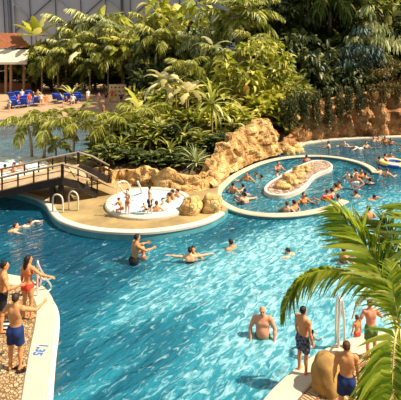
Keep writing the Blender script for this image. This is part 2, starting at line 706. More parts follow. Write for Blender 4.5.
def body_meshes(pose, build='man', hair='short', suit='shorts', h=0.014, fingers=True):
    key = (pose, build, hair, suit, h)
    if key in _bodies:
        return _bodies[key]
    po = POSES[pose]
    X, Y, Z = np.eye(3)
    fat = {'man': 1.0, 'woman': 0.93, 'kid': 0.86, 'heavy': 1.22}[build]
    wom = build == 'woman'
    lean = po.get('lean', 0)
    U = nrm(po.get('torso', (0, math.sin(lean), math.cos(lean))))
    R = X
    Fw = nrm(np.cross(U, R))
    fr = (R, Fw, U)
    P = np.zeros(3)
    prims = []
    add = prims.append
    sw = (0.175 if wom else 0.195) * (1.06 if build == 'heavy' else 1)
    hipw = 0.098 if wom else 0.092
    # trunk
    add(ell(P + U * 0.04, (0.165 * (1.05 if wom else 0.97) * fat, 0.115 * fat, 0.13), fr, 0.05))
    add(ell(P + U * 0.20 + Fw * 0.005 * fat, ((0.128 if wom else 0.142) * fat, 0.095 * fat ** 1.6, 0.15), fr, 0.07))
    add(ell(P + U * 0.38, ((0.145 if wom else 0.165) * fat, 0.108 * fat, 0.19), fr, 0.07))
    if build == 'heavy':
        add(ell(P + U * 0.17 + Fw * 0.07, (0.15, 0.12, 0.15), fr, 0.08))
    for s in (-1, 1):
        add(ell(P + R * s * 0.075 - Fw * 0.07 * fat - U * 0.03, (0.09 * fat, 0.085 * fat, 0.1), fr, 0.05))
        if wom:
            add(ell(P + R * s * 0.072 + Fw * 0.085 + U * 0.36, (0.06, 0.055, 0.06), fr, 0.035))
        else:
            add(ell(P + R * s * 0.07 + Fw * 0.07 * fat + U * 0.40, (0.085, 0.045, 0.065), fr, 0.04))
        add(ell(P + R * s * 0.075 - Fw * 0.07 + U * 0.42, (0.075, 0.04, 0.1), fr, 0.05))
    shm = P + U * 0.515
    add(cap(shm - R * (sw - 0.04), shm + R * (sw - 0.04), 0.058 * fat, 0.058 * fat, 0.06))
    nb = P + U * 0.55
    add(cap(shm + R * 0.09, nb + U * 0.04, 0.05, 0.05, 0.05))
    add(cap(shm - R * 0.09, nb + U * 0.04, 0.05, 0.05, 0.05))
    # head
    yaw = po.get('head_yaw', 0)
    HU = nrm(po.get('head_up', U * 0.6 + Z * 0.4))
    hf0 = np.array(po['head_f'], float) if 'head_f' in po else (Y * math.cos(yaw) + X * math.sin(yaw))
    HF = nrm(hf0 - HU * (hf0 @ HU))
    HR = np.cross(HF, HU)
    hfr = (HR, HF, HU)
    hs = 1.12 if build == 'kid' else 1.0
    hc = nb + HU * (0.175 * hs) + HF * 0.015
    add(cap(nb - U * 0.02, hc - HU * 0.05 - HF * 0.015, 0.056 * fat ** 0.5, 0.05, 0.035))
    add(ell(hc + HU * 0.025 * hs - HF * 0.008, np.array((0.074, 0.095, 0.09)) * hs, hfr, 0.02))
    add(ell(hc - HU * 0.045 * hs + HF * 0.022, np.array((0.058, 0.072, 0.075)) * hs, hfr, 0.03))
    add(ell(hc - HU * 0.098 * hs + HF * 0.062, np.array((0.026, 0.022, 0.018)) * hs, hfr, 0.025))   # chin
    add(cap(hc + HU * 0.012 + HF * 0.085 * hs, hc - HU * 0.022 + HF * 0.108 * hs, 0.010, 0.015, 0.012))   # nose
    add(cap(hc + HU * 0.03 + HF * 0.08 * hs - HR * 0.04, hc + HU * 0.03 + HF * 0.08 * hs + HR * 0.04, 0.014, 0.014, 0.02))   # brow
    add(cap(hc - HU * 0.055 * hs + HF * 0.086 * hs - HR * 0.02, hc - HU * 0.055 * hs + HF * 0.086 * hs + HR * 0.02, 0.0095, 0.0095, 0.008))   # lips
    for s in (-1, 1):
        add(ell(hc + HR * s * 0.076 * hs - HF * 0.005 - HU * 0.005, np.array((0.012, 0.02, 0.032)) * hs, hfr, 0.008))
    eyes = [hc + HR * s * 0.031 * hs + HF * 0.083 * hs + HU * 0.006 for s in (-1, 1)]
    # arms
    shorts, joints = [], {}
    for i, s in enumerate((-1, 1)):
        def w(v, mirror=True):
            v = np.array(v, float)
            v[0] *= s
            return nrm(v)
        ua = w(po.get('ua', [(0.16, 0.02, -1)] * 2)[i])
        fa = w(po.get('fa', [(0.08, 0.3, -1)] * 2)[i])
        A = shm + R * s * sw - U * 0.005
        E = A + ua * 0.29
        W = E + fa * 0.255
        add(ell(A, np.array((0.058, 0.06, 0.062)) * fat, fr, 0.045))
        add(cap(A, A + ua * 0.17, 0.052 * fat, 0.047 * fat, 0.03))
        add(cap(A + ua * 0.12, E, 0.047 * fat, 0.037 * fat, 0.03))
        add(cap(E, E + fa * 0.1, 0.038 * fat, 0.042 * fat, 0.025))
        add(cap(E + fa * 0.08, W, 0.042 * fat, 0.026 * fat, 0.025))
        D = nrm(fa + np.array((0, 0.0, -0.05)))
        hint = Z if abs(D @ Y) > 0.75 else Y
        Wd = nrm(hint - D * (D @ hint))            # thumb side
        N = np.cross(Wd, D)
        inward = -X * s if abs(D @ X) < 0.75 else -Z
        if N @ inward < 0:
            N = -N
        if fingers:
            for q in (-0.026, -0.009, 0.009, 0.026):
                add(cap(W + D * 0.0 + Wd * q * 0.6, W + D * 0.082 + Wd * q, 0.016, 0.0135, 0.012))
            for q, ln in ((-0.031, 0.060), (-0.0105, 0.076), (0.0105, 0.082), (0.031, 0.072)):
                b0 = W + D * 0.085 + Wd * q
                d1 = nrm(D + Wd * q * 4.5 + N * 0.15)
                d2 = nrm(D + Wd * q * 4.5 + N * 0.75)
                b1 = b0 + d1 * ln * 0.55
                add(cap(b0, b1, 0.0098, 0.0088, 0.004))
                add(cap(b1, b1 + d2 * ln * 0.5, 0.0088, 0.0074, 0.003))
            t0 = W + D * 0.025 + Wd * 0.026
            t1 = t0 + nrm(D * 0.75 + Wd * 0.75 + N * 0.2) * 0.045
            add(cap(t0, t1, 0.0135, 0.0105, 0.008))
            add(cap(t1, t1 + nrm(D * 0.9 + Wd * 0.45 + N * 0.4) * 0.036, 0.0105, 0.0085, 0.004))
        # legs
        th = w(po.get('th', [(0.05, 0.0, -1)] * 2)[i])
        sh = w(po.get('sh', [(0.01, -0.04, -1)] * 2)[i])
        Hp = P + R * s * hipw - U * 0.01
        K = Hp + th * 0.42
        An = K + sh * 0.40
        add(cap(Hp, Hp + th * 0.2, 0.088 * fat, 0.08 * fat, 0.05))
        add(cap(Hp + th * 0.15, K, 0.08 * fat, 0.054 * fat, 0.04))
        add(cap(K, An, 0.052 * fat, 0.036 * fat, 0.025))
        bk = nrm(-np.cross(X, sh)) if abs(sh @ X) < 0.9 else -Y
        if bk @ (-Fw) < 0 and abs(sh[2]) > 0.5:
            bk = -bk
        add(ell(K + sh * 0.13 + bk * 0.018, np.array((0.05, 0.05, 0.11)) * fat, (nrm(np.cross(bk, sh)), bk, sh), 0.03))
        ft = nrm(Y + X * s * 0.2) if abs(sh[2]) > 0.6 else nrm(sh + np.array((0, 0, -0.15)))
        dn = np.array((0, 0, -1.0)) if abs(sh[2]) > 0.6 else nrm(np.cross(ft, X))
        hl = An + dn * 0.045 - ft * 0.035
        ball = An + dn * 0.058 + ft * 0.115
        add(cap(hl, An, 0.032, 0.034, 0.03))
        add(cap(hl + ft * 0.02, ball, 0.028, 0.026, 0.03))
        sd = nrm(np.cross(ft, dn))
        for q, ln, r in ((-0.034, 0.035, 0.012), (-0.017, 0.045, 0.012), (0.0, 0.05, 0.013), (0.017, 0.055, 0.013), (0.036, 0.058, 0.017)):
            qq = q * (s if (sd @ X) < 0 else -s)
            add(cap(ball + sd * qq * 0.9 - ft * 0.01, ball + sd * qq + ft * ln + dn * 0.008, 0.018, r, 0.012))
        joints[s] = (Hp, K, An, th, sh, A, E, W)
    low = min(joints[1][2][2], joints[-1][2][2]) - 0.09
    body = build_sdf('body', prims, h)
    out = {'body': body, 'low': low, 'top': (hc + HU * 0.125)[2], 'eyes': eyes, 'hs': hs}
    # hair
    hp = []
    nn = nrm(HF * 0.85 - HU * 0.55)
    if hair != 'none':
        fc = ((hc + HF * 0.03 * hs + HU * 0.045, nn), (hc - HU * 0.055 * hs, -HU))
        if hair == 'fringe':
            fc = ((hc + HU * 0.04, HU), (hc + HF * 0.02, HF), (hc - HU * 0.05 * hs, -HU))
        hp.append(ell(hc + HU * 0.028 * hs - HF * 0.012, np.array((0.084, 0.106, 0.1)) * hs, hfr, 0.0, fc))
        if hair == 'long':
            hp.append(cap(hc - HF * 0.05, hc - HF * 0.085 - HU * 0.16 - U * 0.03, 0.085, 0.06, 0.03))
            hp.append(cap(hc - HF * 0.085 - HU * 0.14, hc - HF * 0.105 - HU * 0.27, 0.06, 0.025, 0.03))
        if hair == 'bun':
            hp.append(ell(hc - HF * 0.1 + HU * 0.06, (0.045, 0.045, 0.045), hfr, 0.02))
        out['hair'] = build_sdf('hair', hp, h * 0.8)
    # swimwear
    cl = []

    def trunk_prims(e):
        r = []
        r.append(ell(P + U * 0.04, (0.165 * (1.05 if wom else 0.97) * fat + e, 0.115 * fat + e, 0.13 + e), fr, 0.05))
        r.append(ell(P + U * 0.20, ((0.128 if wom else 0.142) * fat + e, 0.095 * fat ** 1.6 + e, 0.15), fr, 0.07))
        for s in (-1, 1):
            r.append(ell(P + R * s * 0.075 - Fw * 0.07 * fat - U * 0.03, (0.09 * fat + e, 0.085 * fat + e, 0.1 + e), fr, 0.05))
        return r
    if suit in ('shorts', 'briefs', 'bikini', 'onepiece'):
        e = 0.014 if suit == 'shorts' else 0.009
        cl = trunk_prims(e)
        for s in (-1, 1):
            Hp, K, An, th, sh = joints[s][:5]
            if suit == 'shorts':
                end = Hp + th * 0.30
                cl.append(cap(Hp, Hp + th * 0.34, 0.088 * fat + 0.016, 0.078 * fat + 0.026, 0.05, ((end, th),)))
            else:
                n2 = nrm(th * 0.8 + R * s * 0.75)
                cl.append(cap(Hp, Hp + th * 0.1, 0.088 * fat + e, 0.085 * fat + e, 0.05))
        gc = [(P + U * (0.12 if suit == 'shorts' else 0.09), U)]
        if suit != 'shorts':
            for s in (-1, 1):
                Hp, K, An, th, sh = joints[s][:5]
                gc.append((Hp + th * 0.05 + R * s * 0.03, nrm(th * 0.85 + R * s * 0.5)))
        out['shorts' if suit == 'shorts' else 'bottom'] = build_sdf('bottom', cl, h, gc)
    if suit in ('bikini', 'onepiece', 'shirt'):
        e = 0.008 if suit != 'shirt' else 0.016
        tp = [ell(P + U * 0.38, ((0.145 if wom else 0.165) * fat + e, 0.108 * fat + e, 0.19), fr, 0.06),
              ell(P + U * 0.20, ((0.128 if wom else 0.142) * fat + e, 0.095 * fat ** 1.6 + e, 0.15), fr, 0.07)]
        for s in (-1, 1):
            if wom:
                tp.append(ell(P + R * s * 0.072 + Fw * 0.085 + U * 0.36, (0.06 + e, 0.055 + e, 0.06 + e), fr, 0.035))
            tp.append(ell(P + R * s * 0.075 - Fw * 0.07 + U * 0.42, (0.075 + e, 0.04 + e, 0.1), fr, 0.05))
            if suit == 'shirt':
                A, E = joints[s][5], joints[s][6]
                tp.append(cap(shm, A, 0.066, 0.07, 0.05))
                tp.append(cap(A, A + (E - A) * 0.6, 0.068, 0.066, 0.04, ((A + (E - A) * 0.55, nrm(E - A)),)))
        if suit == 'shirt':
            tp += trunk_prims(0.016)
            gc = [(P - U * 0.02, -U), (nb + U * 0.01, U)]
        elif suit == 'bikini':
            gc = [(P + U * 0.33, -U), (P + U * 0.40, U)]
        else:
            gc = [(P + U * 0.02, -U), (P + U * 0.44, U)]
        out['top_wear'] = build_sdf('top', tp, h, gc)
    _bodies[key] = out
    return out


SKINS = {
    'tan': (0.64, 0.27, 0.10), 'light': (0.74, 0.40, 0.22), 'pale': (0.82, 0.56, 0.42), 'deep': (0.45, 0.20, 0.09), 'red': (0.70, 0.29, 0.16),
}
HAIRS = {'black': (0.012, 0.008, 0.007), 'brown': (0.045, 0.02, 0.01), 'auburn': (0.09, 0.03, 0.012), 'blond': (0.42, 0.26, 0.09), 'grey': (0.5, 0.47, 0.43)}
CLOTH = {
    'navy': (0.012, 0.03, 0.12), 'black': (0.012, 0.012, 0.015), 'red': (0.75, 0.06, 0.03), 'orange': (0.85, 0.17, 0.04), 'white': (0.85, 0.83, 0.78), 'pink': (0.8, 0.3, 0.32),
    'blue': (0.03, 0.13, 0.55), 'green': (0.12, 0.2, 0.05), 'purple': (0.2, 0.08, 0.35), 'turquoise': (0.1, 0.5, 0.55), 'charcoal': (0.04, 0.045, 0.055), 'yellow': (0.8, 0.6, 0.1), 'plaid': (0.05, 0.06, 0.1),
}


def skin_m(k):
    return plain('skin_' + k, SKINS[k], 0.5, var=0.08, scale=9, spec=0.35)


def hair_m(k):
    return plain('hair_' + k, HAIRS[k], 0.5, var=0.3, scale=30, bump=0.3)


def cloth_m(k):
    if k == 'plaid' and 'cloth_plaid' not in MATS:
        m, n, l, out = newmat('cloth_plaid')
        tc = n.new('ShaderNodeTexCoord')
        v = n.new('ShaderNodeTexChecker')
        v.inputs['Scale'].default_value = 14
        v.inputs['Color1'].default_value = (0.02, 0.025, 0.05, 1)
        v.inputs['Color2'].default_value = (0.14, 0.15, 0.2, 1)
        l.new(tc.outputs['Object'], v.inputs['Vector'])
        b = n.new('ShaderNodeBsdfPrincipled')
        b.inputs['Roughness'].default_value = 0.8
        l.new(v.outputs['Color'], b.inputs['Base Color'])
        l.new(b.outputs[0], out.inputs[0])
        MATS['cloth_plaid'] = m
    return plain('cloth_' + k, CLOTH[k], 0.75, var=0.15, scale=40, bump=0.1)


def own(name, me, parent, mat):
    """an object on shared mesh data with a material of its own"""
    if not me.materials:
        me.materials.append(mat)
    o = bpy.data.objects.new(name, me)
    C.objects.link(o)
    o.parent = parent
    o.material_slots[0].link = 'OBJECT'
    o.material_slots[0].material = mat
    return o


def person(label, loc, rz, pose='stand', build='man', hair='short', suit='shorts', skin='tan', hairc='brown', suitc='navy', topc=None, h=0.014,
           height=1.75, ground=True, group=None, face=False, cat='person', sink=None):
    """loc: under the feet, or for a swimmer the point of the water surface at the neck"""
    bm_ = body_meshes(pose, build, hair, suit, h)
    sc = height / 1.75
    r = empty('person', (0, 0, 0), rz, sc)
    tag(r, label, cat, group)
    off = -bm_['low'] if ground else -(bm_['top'] - (0.30 if sink is None else sink / sc))
    r.location = (loc[0], loc[1], loc[2])
    kids = [own('body', bm_['body'], r, skin_m(skin))]
    if 'hair' in bm_:
        kids.append(own('hair', bm_['hair'], r, hair_m(hairc)))
    if 'shorts' in bm_:
        kids.append(own('swim_shorts', bm_['shorts'], r, cloth_m(suitc)))
    if 'bottom' in bm_:
        kids.append(own('swim_briefs', bm_['bottom'], r, cloth_m(suitc)))
    if 'top_wear' in bm_:
        kids.append(own('shirt' if suit == 'shirt' else 'swim_top', bm_['top_wear'], r, cloth_m(topc or suitc)))
    if face:
        for e in bm_['eyes']:
            V, Fc = [], []
            b = bmesh.new()
            bmesh.ops.create_uvsphere(b, u_segments=10, v_segments=8, radius=0.0135)
            o = bmo('eye', b, r, plain('eye_dark', (0.02, 0.012, 0.01), 0.2), True)
            kids.append(o)
            o.location = tuple(e)
    for k in kids:
        k.location = (k.location[0], k.location[1], k.location[2] + off)
    return r

# ------------------------------------------------------------------ plants


def leaf_template(seg=3, fold=0.25, bend=0.35, shape='oval'):
    """leaf of length 1 along +X, normal +Z, width 1 (scaled later), drooping at the tip"""
    V, Fc = [], []
    for i in range(seg + 1):
        t = i / seg
        if shape == 'oval':
            w = math.sin(math.pi * min(1, t ** 0.75)) ** 0.8 * 0.5
        else:
            w = 0.5 * (1 - t) ** 0.6 * min(1, 0.35 + t * 5)
        z = -bend * t * t
        if i in (0, seg):
            w = 0.02
        V += [(t, w, z + w * fold), (t, 0, z), (t, -w, z + w * fold)]
    for i in range(seg):
        a = i * 3
        Fc += [(a, a + 3, a + 4, a + 1), (a + 1, a + 4, a + 5, a + 2)]
    return np.array(V), Fc


TPL = {'oval': leaf_template(3), 'sword': leaf_template(4, 0.35, 0.5, 'sword'), 'lance': leaf_template(2, 0.3, 0.3, 'oval')}


def leaves(pts, dirs, Ls, Ws, tpl='oval', twist=0.5, rng=NR):
    """leaves at pts, growing along dirs"""
    T, Fc = TPL[tpl]
    n = len(pts)
    d = dirs / np.maximum(np.linalg.norm(dirs, axis=1, keepdims=True), 1e-6)
    up = np.tile(np.array([[0, 0, 1.0]]), (n, 1)) + rng.normal(0, twist, (n, 3))
    s = np.cross(up, d)
    s /= np.maximum(np.linalg.norm(s, axis=1, keepdims=True), 1e-6)
    u = np.cross(d, s)
    V = (pts[:, None, :] + T[None, :, 0:1] * d[:, None, :] * Ls[:, None, None] + T[None, :, 1:2] * s[:, None, :] * Ws[:, None, None]
         + T[None, :, 2:3] * u[:, None, :] * Ls[:, None, None])
    V = V.reshape(-1, 3)
    k = len(T)
    FF = np.array(Fc)[None] + (np.arange(n) * k)[:, None, None]
    return V, FF.reshape(-1, 4)


def quad_mesh(name, V, Q):
    me = bpy.data.meshes.new(name)
    me.vertices.add(len(V))
    me.vertices.foreach_set('co', np.asarray(V, np.float32).ravel())
    me.loops.add(len(Q) * 4)
    me.loops.foreach_set('vertex_index', np.asarray(Q, np.int32).ravel())
    me.polygons.add(len(Q))
    me.polygons.foreach_set('loop_start', np.arange(len(Q), dtype=np.int32) * 4)
    me.update(calc_edges=True)
    return me


def mesh_join(name, parts):
    """parts: (V, F, material index)"""
    V, Fc, mi, o = [], [], [], 0
    for v, f, m in parts:
        V += [tuple(x) for x in v]
        Fc += [tuple(int(i) + o for i in q) for q in f]
        mi += [m] * len(f)
        o = len(V)
    me = bpy.data.meshes.new(name)
    me.from_pydata(V, [], Fc)
    me.polygons.foreach_set('material_index', mi)
    me.update()
    return me


def crown_mesh(kind, seed):
    """foliage of a tree one unit wide and one unit tall, as separate leaves on boughs"""
    g = np.random.default_rng(seed)
    spec = {
        'broad': dict(nb=34, nl=34, L=0.085, W=0.042, br=0.17, tpl='oval', droop=0.45),
        'large': dict(nb=22, nl=18, L=0.15, W=0.085, br=0.17, tpl='oval', droop=0.5),
        'fine': dict(nb=40, nl=50, L=0.06, W=0.022, br=0.15, tpl='lance', droop=0.7),
        'shrub': dict(nb=15, nl=22, L=0.26, W=0.12, br=0.24, tpl='oval', droop=0.35),
        'pale': dict(nb=24, nl=46, L=0.09, W=0.04, br=0.15, tpl='lance', droop=0.9),
        'dark': dict(nb=30, nl=34, L=0.10, W=0.055, br=0.17, tpl='oval', droop=0.7),
    }[kind]
    P, D = [], []
    for b in range(spec['nb']):
        while True:
            c = g.uniform(-1, 1, 3)
            q = np.linalg.norm(c)
            if 0.45 < q < 1 and c[2] > -0.95:
                break
        c = c * np.array((0.40, 0.40, 0.42)) + np.array((0, 0, 0.55))
        br = spec['br'] * g.uniform(0.7, 1.2)
        for k in range(spec['nl']):
            d = g.normal(0, 1, 3)
            d /= np.linalg.norm(d)
            if d[2] < -0.3:
                d[2] *= -0.6
            p = c + d * br * g.uniform(0.5, 1.0) * np.array((1, 1, 0.6 if kind == 'pale' else 0.8))
            dd = d * np.array((1, 1, 0.45)) + np.array((0, 0, 0.25 - spec['droop'])) + g.normal(0, 0.25, 3)
            if kind == 'shrub':
                dd = d * np.array((1, 1, 0.9)) + np.array((0, 0, 0.25)) + g.normal(0, 0.35, 3)
            if kind == 'pale':
                dd = d * np.array((1, 1, 0.2)) + np.array((0, 0, -0.7))
            P.append(p)
            D.append(dd)
    P, D = np.array(P), np.array(D)
    n = len(P)
    V, Q = leaves(P, D, spec['L'] * g.uniform(0.7, 1.25, n), spec['W'] * g.uniform(0.7, 1.2, n), spec['tpl'], 0.45, g)
    return quad_mesh('foliage', V, Q)


def trunk_mesh(seed, r=0.025):
    g = random.Random(seed)
    parts = []
    pts = [Vector((0, 0, -0.05)), Vector((g.uniform(-.02, .02), g.uniform(-.02, .02), 0.25)), Vector((g.uniform(-.05, .05), g.uniform(-.05, .05), 0.55)), Vector((0, 0, 0.85))]
    p = smooth_path(pts, 4)
    V, Fc = tube_data(p, [r * (1 - 0.75 * i / len(p)) for i in range(len(p))], 7)
    parts.append((V, Fc, 0))
    for k in range(6):
        b = p[3 + k]
        w = k * 2.4
        e = b + Vector((math.cos(w) * 0.3, math.sin(w) * 0.3, 0.2))
        V, Fc = tube_data(smooth_path([b, b.lerp(e, 0.5) + Vector((0, 0, -0.03)), e], 3), [r * 0.45, r * .4, r * .36, r * .3, r * .25, r * .2, r * .15], 5)
        parts.append((V, Fc, 0))
    return mesh_join('trunk', parts)


LEAF = {
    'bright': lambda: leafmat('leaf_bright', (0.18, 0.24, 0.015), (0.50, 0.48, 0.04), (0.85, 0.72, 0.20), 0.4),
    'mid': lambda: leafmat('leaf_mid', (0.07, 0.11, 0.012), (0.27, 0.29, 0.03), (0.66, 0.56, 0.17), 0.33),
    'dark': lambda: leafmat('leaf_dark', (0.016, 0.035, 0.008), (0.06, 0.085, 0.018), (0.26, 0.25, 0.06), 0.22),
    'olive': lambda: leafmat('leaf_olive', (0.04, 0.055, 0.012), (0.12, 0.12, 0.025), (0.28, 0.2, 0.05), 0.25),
    'pale': lambda: leafmat('leaf_pale', (0.16, 0.20, 0.07), (0.52, 0.54, 0.22), (0.95, 0.9, 0.5), 0.3),
    'rust': lambda: leafmat('leaf_rust', (0.08, 0.08, 0.015), (0.22, 0.15, 0.025), (0.40, 0.22, 0.05), 0.3),
    'cream': lambda: leafmat('leaf_cream', (0.40, 0.36, 0.10), (0.80, 0.68, 0.30), (0.95, 0.85, 0.5), 0.35),
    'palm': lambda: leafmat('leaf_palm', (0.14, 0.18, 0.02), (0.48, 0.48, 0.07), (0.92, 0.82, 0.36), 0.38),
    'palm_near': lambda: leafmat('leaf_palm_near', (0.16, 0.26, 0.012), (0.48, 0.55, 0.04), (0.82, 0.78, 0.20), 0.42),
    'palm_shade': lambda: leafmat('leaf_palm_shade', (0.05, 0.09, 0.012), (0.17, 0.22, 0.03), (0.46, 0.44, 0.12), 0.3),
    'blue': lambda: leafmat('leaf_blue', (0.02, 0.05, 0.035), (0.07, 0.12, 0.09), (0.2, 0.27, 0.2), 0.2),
}


def bark():
    return plain('bark', (0.16, 0.10, 0.055), 0.9, var=0.4, scale=6, bump=0.5)


_pm = {}


def plant_mesh(key, fn):
    if key not in _pm:
        _pm[key] = fn()
    return _pm[key]


def tree(name, label, cat, loc, size, kind, tone, seed, group=None, kindp='foliage', rz=None):
    """size: width and height in metres"""
    r = empty(name, loc, RNG.uniform(0, 6.28) if rz is None else rz, (size[0], size[0], size[1]))
    tag(r, label, cat, group)
    own('foliage', plant_mesh((kind, seed), lambda: crown_mesh(kind, seed)), r, LEAF[tone]())
    if kind != 'shrub':
        own('trunk', plant_mesh(('trunk', seed % 3), lambda: trunk_mesh(seed % 3)), r, bark())
    else:
        own('stem', plant_mesh(('stem', 0), lambda: trunk_mesh(9, 0.03)), r, bark())
    return r


def frond_parts(path, n, lmax, wid, sweep=0.8, droop=0.5, side_up=0.15, rng=NR, r0=0.02, prof=None, updir=(0, 0, 1), start=0.14, jit=0.1):
    """feather leaf: a stalk along path and two rows of narrow leaflets"""
    P = [Vector(p) for p in path]
    m = len(P)
    rad = [r0 * (1 - 0.85 * i / (m - 1)) for i in range(m)]
    SV, SF = tube_data(P, rad, 5)
    pts, dirs, Ls, Ws = [], [], [], []
    for i in range(n):
        s = start + (1 - start) * (i + 0.5) / n
        f = s * (m - 1)
        k = min(int(f), m - 2)
        p = P[k].lerp(P[k + 1], f - k)
        t = (P[k + 1] - P[k]).normalized()
        sd = t.cross(Vector(updir))
        if sd.length < 0.05:
            sd = Vector((1, 0, 0))
        sd.normalize()
        up = sd.cross(t).normalized()
        q = (s - start) / (1 - start)
        ln = lmax * (prof(q) if prof else (0.35 + 0.65 * math.sin(math.pi * min(1, q * 0.85 + 0.15))) * (1 if q < 0.85 else 1 - (q - 0.85) * 2.5))
        for sg in (-1, 1):
            d = sd * sg + t * (sweep * (0.7 + 0.7 * q)) + up * side_up + Vector((0, 0, -droop * 0.5))
            d += Vector(rng.normal(0, jit, 3))
            pts.append(p)
            dirs.append(d)
            Ls.append(ln * rng.uniform(0.85, 1.1))
            Ws.append(wid)
    V, Q = leaves(np.array([tuple(p) for p in pts]), np.array([tuple(d) for d in dirs]), np.array(Ls), np.array(Ws), 'sword', 0.15, rng)
    return (SV, SF), (V, Q)


def frond_mesh(seed, L=1.0, elev=1.0, bend=1.7, n=26, lmax=0.34, wid=0.035, droop=0.6):
    g = np.random.default_rng(seed)
    p, pts = Vector((0, 0, 0)), []
    N = 12
    for i in range(N + 1):
        s = i / N
        pts.append(p.copy())
        a = elev - bend * s ** 1.3
        p = p + Vector((math.cos(a), 0, math.sin(a))) * (L / N)
    S, Lf = frond_parts(pts, n, lmax * L, wid * L, 0.75, droop, 0.2, g, 0.014 * L)
    return mesh_join('frond', [(Lf[0], Lf[1], 0)]), mesh_join('stalk', [(S[0], S[1], 0)])


def fobj(name, me, parent, mats):
    if not me.materials:
        for m in mats:
            me.materials.append(m)
    o = bpy.data.objects.new(name, me)
    C.objects.link(o)
    o.parent = parent
    for i, m in enumerate(mats):
        o.material_slots[i].link = 'OBJECT'
        o.material_slots[i].material = m
    return o


def palm(name, label, base, crown_z, L, nf, tone, seed, group=None, lean=(0, 0), thick=0.09, up=(0.1, 1.25), droop=0.6, wid=0.035, n=24, lmax=0.34, cat='palm'):
    g = random.Random(seed)
    r = empty(name, base)
    tag(r, label, cat, group)
    h = crown_z - base[2]
    top = Vector((lean[0], lean[1], h))
    path = smooth_path([Vector((0, 0, -0.1)), Vector((lean[0] * 0.25, lean[1] * 0.25, h * 0.5)), top], 8)
    V, Fc = tube_data(path, [thick * (1.25 - 0.5 * i / len(path)) * (1 + 0.06 * (i % 2)) for i in range(len(path))], 9)
    pym('trunk', V, Fc, r, plain('palm_trunk', (0.34, 0.25, 0.13), 0.85, var=0.3, scale=5, bump=0.5), True)
    stalk = plain('frond_stalk', (0.45, 0.42, 0.12), 0.5)
    for i in range(nf):
        v = i % 4
        e = up[0] + (up[1] - up[0]) * (i / max(1, nf - 1))
        key = (v, round(e * 2) / 2, n, lmax, wid, droop)
        ee = key[1]
        me = plant_mesh(('frond',) + key, lambda: frond_mesh(v + 20, 1.0, ee, 1.2 + 0.25 * v, n, lmax, wid, droop))
        o = fobj('frond', me[0], r, [LEAF[tone]()])
        fobj('stalk', me[1], o, [stalk])
        o.location = top
        s = L * g.uniform(0.85, 1.1)
        o.scale = (s, s, s)
        o.rotation_euler = (g.uniform(-.15, .15), 0, i * 2.399 + g.uniform(-.2, .2))
    return r


def blade_mesh(seed, n, L, W, e0, e1, bend, torn=False):
    """rosette or spray of long single blades of many stations"""
    g = random.Random(seed)
    parts = []
    for i in range(n):
        e = e0 + (e1 - e0) * (i / max(1, n - 1)) + g.uniform(-.1, .1)
        w = i * 2.399 + g.uniform(-.25, .25)
        ln = L * g.uniform(0.75, 1.1)
        N = 9
        p = Vector((0, 0, 0))
        V, Fc = [], []
        b = bend * g.uniform(0.7, 1.3)
        for k in range(N + 1):
            s = k / N
            a = e - b * s ** 1.4
            if torn:
                wd = W * 0.5 * (0.12 if s < 0.16 else math.sin(math.pi * min(1, (s - 0.1) / 0.9) ** 0.7) ** 0.6) * (1 + 0.16 * (-1) ** k * (s > 0.2))
            else:
                wd = W * 0.5 * (1 - s) ** 0.55 * min(1, 0.55 + s * 3)
            wd = max(wd, 0.004)
            d = Vector((math.cos(a) * math.cos(w), math.cos(a) * math.sin(w), math.sin(a)))
            sd = Vector((-math.sin(w), math.cos(w), 0))
            nu = sd.cross(d) * -1
            V += [p + sd * wd + nu * (-abs(wd) * (0.35 if torn else -0.3)), p.copy(), p - sd * wd + nu * (-abs(wd) * (0.35 if torn else -0.3))]
            p = p + d * (ln / N)
        for k in range(N):
            a = k * 3
            Fc += [(a, a + 3, a + 4, a + 1), (a + 1, a + 4, a + 5, a + 2)]
        parts.append((V, Fc, 0))
    return mesh_join('leaves', parts)


def cane_plant(name, label, base, crown_z, L, W, n, tone, seed, e=(-0.3, 1.35), bend=1.1, torn=False, thick=0.06, group=None, cat='plant', lean=(0, 0)):
    r = empty(name, base, RNG.uniform(0, 6))
    tag(r, label, cat, group)
    h = crown_z - base[2]
    top = Vector((lean[0], lean[1], h))
    V, Fc = tube_data(smooth_path([Vector((0, 0, -0.1)), Vector((lean[0] * .3, lean[1] * .3, h * .5)), top], 6), thick, 8)
    pym('stem', V, Fc, r, plain('cane', (0.30, 0.22, 0.11), 0.8, var=0.3, scale=6, bump=0.4), True)
    me = blade_mesh(seed, n, L, W, e[0], e[1], bend, torn)
    o = link('leaves', me, r, LEAF[tone](), True)
    o.location = top
    return r


def creeper_mesh(seed, w, h, ns, drop=(0.5, 1.0), leafL=0.16):
    """strands hanging in front of a rock face, each set with leaves"""
    g = np.random.default_rng(seed)
    P, D, parts = [], [], []
    for s in range(ns):
        x = g.uniform(-w / 2, w / 2)
        y = g.uniform(-0.5, 0.3)
        ln = h * g.uniform(*drop)
        z = g.uniform(-0.1, 0.3) * h * 0.3
        k = int(ln / 0.085)
        line = []
        for i in range(k):
            px, py, pz = x + 0.08 * math.sin(i * 0.5 + s), y - 0.05 * math.sin(i * .2), z - i * 0.085
            line.append((px, py, pz))
            P.append((px, py, pz))
            D.append(g.normal(0, 0.7, 3) + np.array((0, -0.35, -0.8)))
        if len(line) > 3:
            V, Fc = tube_data(line[::3] + [line[-1]], 0.012, 3)
            parts.append((V, Fc, 1))
    P, D = np.array(P), np.array(D)
    n = len(P)
    V, Q = leaves(P, D, leafL * g.uniform(0.7, 1.5, n), leafL * 0.45 * g.uniform(0.7, 1.3, n), 'lance', 0.6, g)
    parts.insert(0, (V, Q, 0))
    return mesh_join('hanging_foliage', parts)

# ------------------------------------------------------------------ the setting
def pl(pts, z):
    return [at(x, y, z) for x, y in pts]


